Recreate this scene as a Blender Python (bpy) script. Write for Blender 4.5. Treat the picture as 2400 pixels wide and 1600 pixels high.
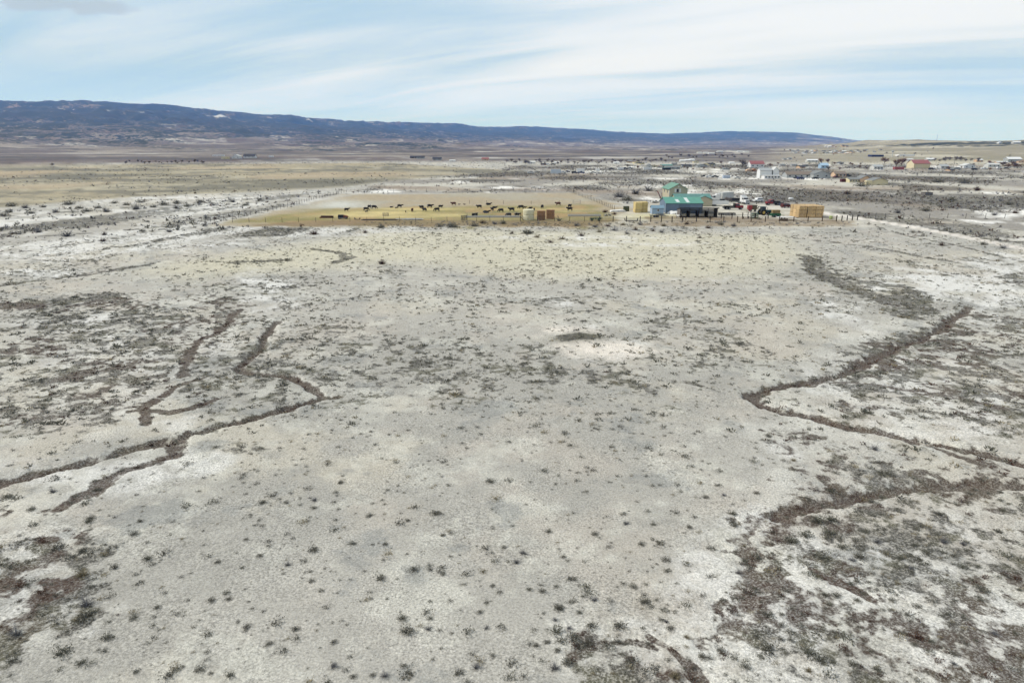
import bpy, bmesh, math, random
import numpy as np
from mathutils import Vector, Matrix

for o in list(bpy.data.objects):
    bpy.data.objects.remove(o, do_unlink=True)
SC = bpy.context.scene
COL = SC.collection
R = math.radians

# ------------------------------------------------------------------ camera
CAM_H = 26.0
PITCH = R(16.2)
FPX = 1600.0            # focal length of the photograph in its own pixels (2400 wide, 24 mm on 36 mm)
cam_d = bpy.data.cameras.new('camera')
cam_d.sensor_width = 36.0
cam_d.lens = 24.0
cam_d.clip_start = 0.5
cam_d.clip_end = 90000.0
cam = bpy.data.objects.new('camera', cam_d)
COL.objects.link(cam)
cam.location = (0, 0, CAM_H)
cam.rotation_euler = (R(90) - PITCH, 0, 0)
SC.camera = cam

# ------------------------------------------------------------------ light
SUN_AZ = R(-82)         # from the left (0 = view direction, clockwise)
SUN_EL = R(44)
sun_d = bpy.data.lights.new('sun', 'SUN')
sun_d.energy = 4.4
sun_d.angle = R(1.6)
sun_d.color = (1.0, 0.97, 0.935)
sun = bpy.data.objects.new('sun', sun_d)
COL.objects.link(sun)
sdir = Vector((math.sin(SUN_AZ) * math.cos(SUN_EL), math.cos(SUN_AZ) * math.cos(SUN_EL), math.sin(SUN_EL)))
sun.rotation_euler = sdir.to_track_quat('Z', 'Y').to_euler()
sun.location = (-200, 100, 300)


class NT:
    """small node-tree writer"""
    def __init__(self, tree):
        self.t = tree
        self.t.nodes.clear()

    def n(self, kind, props=None, **inp):
        nd = self.t.nodes.new(kind)
        for k, v in (props or {}).items():
            setattr(nd, k, v)
        for k, v in inp.items():
            self.set(nd, k, v)
        return nd

    def set(self, nd, key, v):
        key = key.replace('__', ' ')
        sock = nd.inputs[int(key[1:])] if key[0] == '_' and key[1:].isdigit() else nd.inputs[key]
        if isinstance(v, bpy.types.NodeSocket):
            self.t.links.new(v, sock)
        else:
            sock.default_value = v

    def math(self, op, a, b=0.0, c=0.0, clamp=False):
        nd = self.n('ShaderNodeMath', {'operation': op, 'use_clamp': clamp}, _0=a, _1=b, _2=c)
        return nd.outputs[0]

    def vmath(self, op, a, b=(0, 0, 0)):
        nd = self.n('ShaderNodeVectorMath', {'operation': op}, _0=a, _1=b)
        return nd.outputs[0]

    def smooth(self, x, lo, hi, a=0.0, b=1.0):
        nd = self.n('ShaderNodeMapRange', {'interpolation_type': 'SMOOTHSTEP'}, _0=x, _1=lo, _2=hi, _3=a, _4=b)
        return nd.outputs[0]

    def mix(self, f, a, b, blend='MIX'):
        nd = self.n('ShaderNodeMix', {'data_type': 'RGBA', 'blend_type': blend, 'clamp_factor': True})
        for k, v in ((0, f), (6, a), (7, b)):
            if isinstance(v, bpy.types.NodeSocket):
                self.t.links.new(v, nd.inputs[k])
            else:
                nd.inputs[k].default_value = (tuple(v) + (1.0,) if k and len(v) == 3 else v)
        return nd.outputs[2]

    def noise(self, vec, scale, detail=3.0, rough=0.55, dist=0.0):
        nd = self.n('ShaderNodeTexNoise', None, Vector=vec, Scale=scale, Detail=detail, Roughness=rough, Distortion=dist)
        return nd.outputs[0]

    def voro(self, vec, scale, feature='F1', rnd=1.0):
        nd = self.n('ShaderNodeTexVoronoi', {'feature': feature}, Vector=vec, Scale=scale, Randomness=rnd)
        return nd


# ------------------------------------------------------------------ sky
world = bpy.data.worlds.new('World')
SC.world = world
world.use_nodes = True
W = NT(world.node_tree)
sky = W.n('ShaderNodeTexSky', {'sky_type': 'NISHITA', 'sun_disc': False, 'sun_elevation': SUN_EL,
                               'sun_rotation': SUN_AZ, 'altitude': 1700.0, 'air_density': 1.0,
                               'dust_density': 1.2, 'ozone_density': 1.6})
tc = W.n('ShaderNodeTexCoord')
sp = W.n('ShaderNodeSeparateXYZ', None, Vector=tc.outputs['Generated'])
dz = W.math('ADD', W.math('MAXIMUM', sp.outputs[2], 0.0), 0.10)
px = W.math('DIVIDE', sp.outputs[0], dz)
py = W.math('DIVIDE', sp.outputs[1], dz)
pc = W.n('ShaderNodeCombineXYZ', None, X=px, Y=py, Z=0.0).outputs[0]
wv = W.n('ShaderNodeTexNoise', None, Vector=pc, Scale=0.16, Detail=2.0).outputs[1]
pw = W.n('ShaderNodeVectorMath', {'operation': 'MULTIPLY_ADD'}, _0=wv, _1=(1.6, 1.6, 0.0), _2=pc).outputs[0]
rot = W.n('ShaderNodeMapping', None, Vector=pw, Rotation=(0, 0, R(-64)), Scale=(1, 1, 1), Location=(1.7, 0.4, 0))
str1 = W.n('ShaderNodeMapping', None, Vector=rot.outputs[0], Scale=(0.42, 0.11, 1), Location=(2.3, 0.7, 0))
str2 = W.n('ShaderNodeMapping', None, Vector=rot.outputs[0], Scale=(1.7, 0.30, 1), Location=(0.4, 2.3, 4))
c1 = W.noise(str1.outputs[0], 1.0, 3.0, 0.5, 0.4)
c2 = W.noise(str2.outputs[0], 1.0, 5.0, 0.55, 0.6)
c3 = W.noise(pc, 0.30, 3.0, 0.5)
cm = W.math('ADD', W.math('MULTIPLY', c1, 0.48), W.math('ADD', W.math('MULTIPLY', c2, 0.26), W.math('MULTIPLY', c3, 0.26)))
cov = W.smooth(cm, 0.405, 0.60)
thin = W.smooth(cm, 0.30, 0.44, 0.35, 0.80)
blue = W.mix(0.70, sky.outputs[0], (3.7, 6.4, 9.2))
veil = W.mix(thin, blue, (5.5, 7.5, 9.2))
skyc = W.mix(cov, veil, (9.6, 10.1, 10.8))
# clearer blue-white strip low over the horizon
hzn = W.smooth(sp.outputs[2], 0.0, 0.11, 0.75, 0.0)
skyc = W.mix(hzn, skyc, (6.2, 9.0, 14.0))
# two little ragged grey clouds
for cu, cv, cr in ((70, 8, 0.20), (222, 18, 0.20)):
    rx, ry, rz_ = (cu - 1200.0) / FPX, math.cos(PITCH) + (800.0 - cv) / FPX * math.sin(PITCH), -math.sin(PITCH) + (800.0 - cv) / FPX * math.cos(PITCH)
    ln = math.sqrt(rx * rx + ry * ry + rz_ * rz_)
    cz = rz_ / ln + 0.10
    dx_ = W.math('MULTIPLY', W.math('SUBTRACT', px, rx / ln / cz), 0.9)
    dy_ = W.math('MULTIPLY', W.math('SUBTRACT', py, ry / ln / cz), 1.1)
    dd_ = W.math('SQRT', W.math('ADD', W.math('MULTIPLY', dx_, dx_), W.math('MULTIPLY', dy_, dy_)))
    rg = W.noise(pc, 9.0, 4.0, 0.6)
    mk = W.smooth(W.math('ADD', dd_, W.math('MULTIPLY', W.math('SUBTRACT', rg, 0.5), 0.30)), cr * 0.35, cr, 0.75, 0.0)
    skyc = W.mix(mk, skyc, (5.3, 6.3, 7.3))
bg = W.n('ShaderNodeBackground', None, Color=skyc, Strength=0.116)
wo = W.n('ShaderNodeOutputWorld', None, Surface=bg.outputs[0])

SC.view_settings.view_transform = 'Standard'
SC.view_settings.look = 'None'
SC.view_settings.gamma = 1.0
SC.view_settings.exposure = -0.32
SC.view_settings.use_curve_mapping = False
SC.cycles.volume_bounces = 0
SC.cycles.use_denoising = True
SC.cycles.denoising_prefilter = 'ACCURATE'
SC.cycles.max_bounces = 5
SC.cycles.diffuse_bounces = 1
SC.cycles.transparent_max_bounces = 8

# ------------------------------------------------------------------ numpy noise
def _hash(ix, iy, seed):
    n = (ix.astype(np.int64) * 374761393 + iy.astype(np.int64) * 668265263 + seed * 1442695041) & 0x7fffffff
    n = ((n ^ (n >> 13)) * 1274126177) & 0x7fffffff
    n = n ^ (n >> 16)
    return (n & 0xffff) / 65535.0


def vnoise(x, y, seed=0):
    ix = np.floor(x); iy = np.floor(y)
    fx = x - ix; fy = y - iy
    fx = fx * fx * fx * (fx * (fx * 6 - 15) + 10); fy = fy * fy * fy * (fy * (fy * 6 - 15) + 10)
    a = _hash(ix, iy, seed); b = _hash(ix + 1, iy, seed)
    c = _hash(ix, iy + 1, seed); d = _hash(ix + 1, iy + 1, seed)
    return (a * (1 - fx) + b * fx) * (1 - fy) + (c * (1 - fx) + d * fx) * fy


def fbm(x, y, scale, octv=4, seed=0, gain=0.5):
    """0..1, mean 0.5; scale = size of the largest lump in metres"""
    s = 0.0; amp = 1.0; tot = 0.0
    ca, sa = math.cos(0.6), math.sin(0.6)
    x = np.asarray(x, float) / scale; y = np.asarray(y, float) / scale
    for k in range(octv):
        s = s + amp * vnoise(x, y, seed + k * 17)
        tot += amp; amp *= gain
        x, y = (x * ca - y * sa) * 2.03 + 11.3, (x * sa + y * ca) * 2.03 - 7.7
    return s / tot


def sstep(x, lo, hi):
    t = np.clip((np.asarray(x, float) - lo) / (hi - lo), 0, 1)
    return t * t * (3 - 2 * t)


def srgb(*c):
    return tuple(((v / 255.0) / 12.92 if v / 255.0 < 0.04045 else ((v / 255.0 + 0.055) / 1.055) ** 2.4) for v in c)


# ------------------------------------------------------------------ survey: photo pixel -> place on the ground
def ray(u, v):
    a = (u - 1200.0) / FPX; b = (800.0 - v) / FPX
    c, s = math.cos(PITCH), math.sin(PITCH)
    return a, c + b * s, -s + b * c


def flat(u, v, z=0.0):
    dx, dy, dzz = ray(u, v)
    t = (z - CAM_H) / dzz
    return dx * t, dy * t


def mpp(u, v):
    """metres per photo pixel across the view at the ground point seen at (u, v)"""
    x, y = flat(u, v)
    c, s = math.cos(PITCH), math.sin(PITCH)
    return (y * c + CAM_H * s) / FPX


AZ_DEN = math.cos(PITCH) + (800 - 335) / FPX * math.sin(PITCH)
def az_of(u):
    return math.atan2((u - 1200.0) / FPX, AZ_DEN)


# relief: (distance, photo row of the ground there) for a few bearings; turned into heights
RELIEF = {
    -400: [(1500, 364), (2200, 351), (3200, 335), (4500, 314), (6500, 284), (8500, 255), (10400, 230)],
    0:    [(1500, 364), (2200, 352), (3200, 337), (4500, 318), (6500, 290), (8500, 262), (10600, 236)],
    250:  [(1500, 364), (2200, 353), (3200, 339), (4500, 322), (6500, 296), (8500, 264), (10800, 238)],
    400:  [(1500, 364), (2200, 353), (3200, 340), (4500, 325), (6500, 300), (8500, 272), (11000, 246)],
    560:  [(1500, 364), (2200, 354), (3200, 342), (4500, 328), (6500, 306), (8700, 286), (11300, 263)],
    690:  [(1500, 364), (2200, 355), (3200, 344), (4700, 331), (6800, 312), (9000, 294), (11600, 270)],
    720:  [(1500, 364), (2200, 355), (3200, 344), (4700, 331), (6800, 313), (9000, 296), (11700, 277)],
    1000: [(1500, 364), (2300, 356), (3400, 347), (5000, 337), (7500, 323), (10000, 308), (12800, 288)],
    1095: [(1500, 364), (2300, 356), (3400, 348), (5200, 339), (8000, 325), (10800, 311), (13300, 292)],
    1120: [(1500, 364), (2300, 356), (3400, 348), (5200, 339), (8200, 326), (11300, 313), (13900, 297)],
    1230: [(1500, 364), (2300, 357), (3500, 350), (5500, 342), (8500, 329), (11600, 315), (14300, 295)],
    1350: [(1500, 364), (2300, 357), (3600, 351), (5700, 344), (9000, 332), (12200, 318), (15000, 302)],
    1560: [(1500, 364), (2300, 357), (3800, 352), (6200, 346), (10000, 336), (13500, 324), (16500, 313)],
    1720: [(1500, 364), (2300, 356), (3800, 350), (6600, 346), (10600, 337), (14300, 325), (17500, 307)],
    1860: [(1500, 364), (2200, 355), (3600, 346), (6600, 344), (11000, 339), (15000, 327), (18000, 310)],
    1960: [(1500, 363), (2100, 354), (3300, 341), (6400, 342), (11000, 341), (15000, 332), (18500, 322)],
    2030: [(1500, 363), (2000, 355), (2900, 341), (4300, 328), (11000, 342), (15000, 339), (18500, 332)],
    2130: [(1500, 363), (1950, 354), (2600, 341), (3500, 331), (11000, 345), (15000, 345), (18500, 345)],
    2400: [(1400, 366), (1800, 355), (2300, 342), (2900, 325.5), (11000, 345), (15000, 345), (18500, 345)],
    2800: [(1400, 366), (1800, 354), (2300, 339), (2900, 321), (11000, 345), (15000, 345), (18500, 345)],
}
_LR = np.concatenate([np.log([900.0, 1100.0]), np.linspace(math.log(1300), math.log(24000), 70)])
def _profile(rows, u):
    rr = np.exp(_LR)
    c, s = math.cos(PITCH), math.sin(PITCH)
    def z_of(r, v):
        b = (800 - v) / FPX
        return CAM_H + r * (-s + b * c) / math.hypot(c + b * s, (u - 1200.0) / FPX)
    pr = [900.0, 1100.0] + [p[0] for p in rows]
    pz = [0.0, 0.0] + [z_of(p[0], p[1]) for p in rows]
    if pz[-1] > 150:       # cliff under the rim
        pr.insert(-1, pr[-1] * .945); pz.insert(-1, pz[-2] + (pz[-1] - pz[-2]) * .48)
        pr.insert(-1, pr[-1] * .965); pz.insert(-1, pz[-2] + (pz[-1] - pz[-2]) * .85)
    pz[2] = max(min(pz[2], 3.0), -1.0)
    z = np.interp(_LR, np.log(pr), pz)
    # monotone plateau past the rim so that nothing beyond rises
    return np.where(rr > pr[-1], np.maximum(pz[-1] - (rr - pr[-1]) * 0.004, -20.0), z)
_US = sorted(RELIEF)
_AZS = np.array([az_of(u) for u in _US])
_PT = np.array([_profile(RELIEF[u], u) for u in _US])


def relief(x, y):
    x = np.asarray(x, float); y = np.asarray(y, float)
    r = np.hypot(x, y) + 1e-6
    az = np.clip(np.arctan2(x, y), _AZS[0], _AZS[-1])
    # bearing wobble breaks the radial regularity of the slopes
    az = az + 0.012 * (fbm(x, y, 1500.0, 3, 5) - 0.5) * sstep(r, 2500, 5000)
    lr = np.clip(np.log(r), _LR[0], _LR[-1])
    i = np.clip(np.searchsorted(_AZS, az) - 1, 0, len(_AZS) - 2)
    t = np.clip((az - _AZS[i]) / (_AZS[i + 1] - _AZS[i]), 0, 1)
    j = np.clip(np.searchsorted(_LR, lr) - 1, 0, len(_LR) - 2)
    q = (lr - _LR[j]) / (_LR[j + 1] - _LR[j])
    z = ((_PT[i, j] * (1 - q) + _PT[i, j + 1] * q) * (1 - t) + (_PT[i + 1, j] * (1 - q) + _PT[i + 1, j + 1] * q) * t)
    return np.where(y > 0, z, 0.0) * sstep(r, 900, 1500)


# ------------------------------------------------------------------ traced ground features (photo pixels -> metres)
K = 2400.0 / 2352.0
def poly(pts, k=K):
    return np.array([flat(u * k, v * k) for u, v in pts])


def line_dist(x, y, P):
    d = np.full(np.shape(x), 1e9)
    for (ax, ay), (bx, by) in zip(P[:-1], P[1:]):
        lx, ly = bx - ax, by - ay
        L = lx * lx + ly * ly
        t = np.clip(((x - ax) * lx + (y - ay) * ly) / L, 0, 1)
        d = np.minimum(d, np.hypot(x - ax - t * lx, y - ay - t * ly))
    return d


def in_poly(x, y, P):
    ins = np.zeros(np.shape(x), bool)
    n = len(P)
    for i in range(n):
        ax, ay = P[i]; bx, by = P[(i + 1) % n]
        c = ((ay > y) != (by > y)) & (x < (bx - ax) * (y - ay) / ((by - ay) + 1e-12) + ax)
        ins ^= c
    return ins


def soft_poly(x, y, P, w):
    """1 inside, 0 outside, soft edge of w metres"""
    P = np.asarray(P)
    d = line_dist(x, y, np.vstack([P, P[:1]]))
    sd = np.where(in_poly(x, y, P), d, -d)
    return sstep(sd, -w, w)


def ellipse(x, y, u, v, ru, rv, k=K):
    """soft ellipse given in photo pixels, laid on the ground in metres"""
    cx, cy = flat(u * k, v * k)
    ax = ru * k * mpp(u * k, v * k)
    y0 = flat(u * k, (v - rv) * k)[1]; y1 = flat(u * k, (v + rv) * k)[1]
    ay = 0.5 * (y0 - y1)
    # lean the ellipse along the line of sight
    sx = cx / cy
    q = ((x - cx - (y - cy) * sx) / ax) ** 2 + ((y - cy) / ay) ** 2
    return np.exp(-q * 1.1)


# washes: name, points, half width m, brownness, depth
WASH = [
    ([(-60, 1118), (0, 1105), (75, 1085), (180, 1060), (300, 1030), (390, 1008), (450, 988), (560, 963), (660, 933), (740, 912)], 0.95, 0.85, 0.50),
    ([(775, 908), (740, 912), (712, 893), (690, 876), (665, 862), (620, 857), (565, 852), (545, 842), (572, 818), (600, 795), (606, 772), (622, 748), (640, 735)], 0.80, 0.9, 0.45),
    ([(430, 990), (405, 1030), (400, 1045), (345, 1063), (285, 1078), (240, 1105), (215, 1125), (180, 1142), (135, 1168)], 0.85, 1.0, 0.15),
    ([(548, 712), (520, 745), (500, 762), (455, 778), (440, 800), (428, 835), (415, 862)], 0.95, 0.95, 0.05),
    ([(460, 868), (410, 885), (330, 935), (338, 975)], 0.75, 0.95, 0.05),
    ([(505, 915), (440, 935), (385, 945), (330, 938), (290, 945)], 0.6, 0.8, 0.05),
    ([(2225, 706), (2170, 748), (2100, 783), (2040, 803), (1985, 832), (1960, 850), (1900, 862), (1830, 878), (1760, 893), (1722, 908)], 1.05, 1.0, 0.5),
    ([(1722, 908), (1750, 927), (1800, 937), (1860, 952), (1930, 972), (2050, 996), (2150, 1016), (2250, 1036), (2352, 1062), (2460, 1090)], 0.95, 0.95, 0.5),
    ([(2500, 1105), (2352, 1108), (2250, 1108), (2150, 1108), (2050, 1120), (1960, 1140), (1870, 1158), (1790, 1182)], 0.9, 0.9, 0.4),
    ([(1850, 872), (2000, 880), (2080, 895), (2160, 905), (2260, 925)], 0.45, 0.7, 0.05),
    ([(1790, 1182), (1735, 1205), (1700, 1245), (1690, 1265), (1720, 1300), (1735, 1340), (1705, 1390), (1660, 1440), (1610, 1480)], 1.0, 1.0, 0.1, .72),
    ([(1840, 1180), (1800, 1210), (1760, 1235), (1720, 1250)], 1.1, 1.0, 0.05, .75),
    ([(1860, 1305), (1900, 1330), (1940, 1350), (1990, 1375)], 0.42, 0.95, 0.05),
    ([(2120, 1015), (2200, 1045), (2260, 1065)], 0.4, 0.8, 0.05),
    ([(1500, 1470), (1545, 1500), (1580, 1530), (1620, 1568)], 0.5, 0.9, 0.05),
    ([(1330, 1490), (1400, 1480), (1470, 1478), (1510, 1500)], 0.5, 0.6, 0.05),
    # sage-green washes
    ([(-60, 668), (0, 656), (60, 645), (130, 637), (200, 628), (270, 616), (350, 603)], 1.7, 0.10, 0.25),
    ([(1855, 590), (1870, 625), (1920, 650), (1985, 678), (2060, 700), (2130, 712)], 2.6, 0.18, 0.1),
    ([(1800, 545), (1870, 552), (1950, 562), (2040, 575), (2120, 590), (2200, 602)], 1.1, 0.2, 0.1),
    ([(775, 908), (840, 893), (920, 876), (1050, 852), (1160, 840)], 0.4, 0.05, 0.05, .55),
    ([(1160, 840), (1250, 842), (1340, 846), (1420, 852), (1500, 864), (1590, 880), (1690, 905)], 0.45, 0.15, 0.08, .75),
    ([(720, 573), (775, 580), (803, 592), (770, 603)], 1.6, 0.05, 0.0),
    ([(540, 604), (600, 602), (660, 598)], 2.4, 0.05, 0.0),
    ([(1985, 512), (2100, 545), (2200, 565), (2352, 600)], 0.8, 0.15, 0.1),
    ([(2020, 498), (2120, 520), (2230, 545), (2352, 560)], 1.8, 0.15, 0.0),
    ([(0, 583), (130, 568), (260, 548), (380, 525), (470, 507), (560, 487)], 0.9, 0.1, 0.1),
    ([(0, 545), (150, 540), (330, 525), (420, 515)], 0.8, 0.1, 0.0),
    ([(0, 498), (130, 488), (240, 482), (330, 475), (450, 468), (560, 458), (700, 450)], 1.3, 0.15, 0.0),
    ([(0, 415), (200, 411), (420, 413), (600, 408), (760, 404), (900, 396), (1020, 391)], 1.6, 0.2, 0.0),
    ([(660, 403), (760, 409), (830, 416)], 1.6, 0.2, 0.0),
]
WASHP = [(poly(q[0]), q[1] * .72, q[2], q[3], q[4] if len(q) > 4 else 1.0) for q in WASH]

PASTURE = poly([(470, 519), (560, 503), (640, 485), (735, 463), (795, 447), (1328, 443), (1395, 463), (1440, 482), (1460, 519)])
PASTURE_GREEN = poly([(575, 512), (660, 489), (760, 478), (1000, 474), (1380, 470), (1425, 486), (1440, 519), (800, 519)])
YARD = poly([(1395, 519), (1418, 487), (1500, 468), (1620, 463), (1760, 470), (1850, 478), (1960, 500), (1975, 514), (1960, 520), (1700, 520)])
ROAD = poly([(1890, 489), (1940, 497), (2010, 507), (2080, 519), (2200, 541), (2352, 573), (2500, 606)])
LEFTGRASS = poly([(-300, 377), (900, 375), (1190, 393), (1050, 402), (900, 415), (760, 432), (560, 440), (430, 446), (300, 452), (0, 475), (-300, 490)])
DARK_L = poly([(-60, 690), (250, 668), (540, 690), (560, 720), (470, 800), (420, 870), (330, 965), (120, 1015), (-60, 1030)])
DARK_BL = poly([(-60, 1140), (120, 1150), (190, 1210), (215, 1290), (200, 1420), (150, 1500), (80, 1620), (-90, 1620)])
DARK_R = poly([(1700, 985), (1830, 970), (2352, 1080), (2460, 1100), (2460, 1640), (1560, 1640), (1590, 1480), (1670, 1400), (1690, 1260), (1760, 1180), (1760, 1100)])
DARK_R2 = poly([(1930, 790), (2230, 715), (2460, 700), (2460, 1060), (2100, 985), (1830, 925), (1800, 890)])
DARK_B = poly([(1250, 1440), (1400, 1440), (1560, 1480), (1600, 1500), (1640, 1640), (1300, 1640)])
GREENWASH = poly([(1850, 590), (1905, 600), (1960, 640), (2080, 655), (2160, 690), (2180, 712), (2140, 735), (2060, 730), (2000, 700), (1920, 665), (1870, 640)])
CREAM = poly([(700, 560), (860, 535), (1200, 530), (1800, 540), (1850, 590), (1700, 640), (1300, 640), (900, 600), (700, 620), (430, 640), (330, 620)])
PANEL_R = poly([(1200, 380), (3100, 372), (3100, 520), (2352, 560), (2000, 505), (1850, 480), (1620, 465), (1400, 463), (1330, 443), (800, 443), (900, 415), (1080, 400)])
MIDSALT = poly([(-300, 500), (300, 470), (560, 452), (760, 440), (790, 449), (560, 500), (470, 520), (860, 522), (860, 530), (600, 545), (300, 570), (140, 585), (-300, 640)])


def wash_fields(x, y):
    """dark cover, brown share, depth"""
    dark = np.zeros(np.shape(x)); br = np.zeros(np.shape(x)); dep = np.zeros(np.shape(x))
    rag = (fbm(x, y, 1.7, 5, 41, .68) - 0.5)
    mx = (fbm(x, y, 4.0, 2, 43) - .5) * .9; my = (fbm(x, y, 4.0, 2, 44) - .5) * .9
    for P, w, b, d, st in WASHP:
        lo = P.min(0) - 12; hi = P.max(0) + 12
        m = (x > lo[0]) & (x < hi[0]) & (y > lo[1]) & (y < hi[1])
        if not m.any():
            continue
        d0 = line_dist(x[m] + mx[m], y[m] + my[m], P)
        dd = d0 + rag[m] * w * (2.8 + (1 - st) * 9)
        f = (1 - sstep(dd, w * 0.45, w * 1.9)) * st
        if st > .99 and b > .6:
            f = np.maximum(f, 1 - sstep(d0, w * .5, w * 1.15))
        cur = dark[m]
        br[m] = np.where(f > cur, b, br[m])
        dark[m] = np.maximum(cur, f)
        dep[m] = np.maximum(dep[m], d * (1 - sstep(dd, 0, w * 1.8)))
    return dark, br, dep


def height(x, y, washes=True):
    x = np.atleast_1d(np.asarray(x, float)); y = np.atleast_1d(np.asarray(y, float))
    r = np.hypot(x, y)
    z = relief(x, y)
    near = 1 - sstep(r, 210, 260)
    z = z + near * ((fbm(x, y, 30.0, 3, 3) - 0.5) * 0.5 + (fbm(x, y, 3.0, 3, 8) - 0.5) * 0.10)
    # a low sandy mound in the middle of the flat
    z = z + ellipse(x, y, 1345, 785, 75, 24) * 0.55
    far = sstep(r, 1500, 4000)
    rim = np.maximum(np.interp(np.arctan2(x, y), _AZS, _PT.max(1)), 90.0)
    zr = np.clip(z / rim, 0, 1)
    calm = 1 - .80 * sstep(zr, .86, 1.0)
    left = sstep(-x, -1500, 300)
    amp = (np.clip(z, 0, 400) * 0.26 + 14 + 16 * left) * calm
    ridg = 1 - np.abs(2 * fbm(x, y, 900.0, 5, 21) - 1) * 2
    ridg2 = 1 - np.abs(2 * fbm(x, y, 420.0, 4, 22) - 1) * 2
    z = z + far * amp * ((ridg - 0.62) * 0.6 + (ridg2 - .62) * .5)
    z = z + sstep(r, 1300, 2300) * (fbm(x, y, 320.0, 4, 77) - 0.5) * (9.0 + 22.0 * left * sstep(r, 1700, 2400)) * calm
    if washes:
        z = z - wash_fields(x, y)[2] * (1 - sstep(r, 240, 300))
    return z


def hz(x, y):
    return float(height(np.array([x]), np.array([y]))[0])


def gp(u, v):
    """the point of the terrain seen at photo pixel (u, v)"""
    dx, dy, dzz = ray(u, v)
    if v > 385:
        x, y = flat(u, v)
        return Vector((x, y, hz(x, y)))
    ts = np.geomspace(500, 25000, 900)
    zz = height(dx * ts, dy * ts, False)
    below = np.nonzero(CAM_H + dzz * ts < zz)[0]
    t = ts[below[0]] if len(below) else 25000.0
    return Vector((dx * t, dy * t, float(zz[below[0]]) if len(below) else 0.0))

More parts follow.
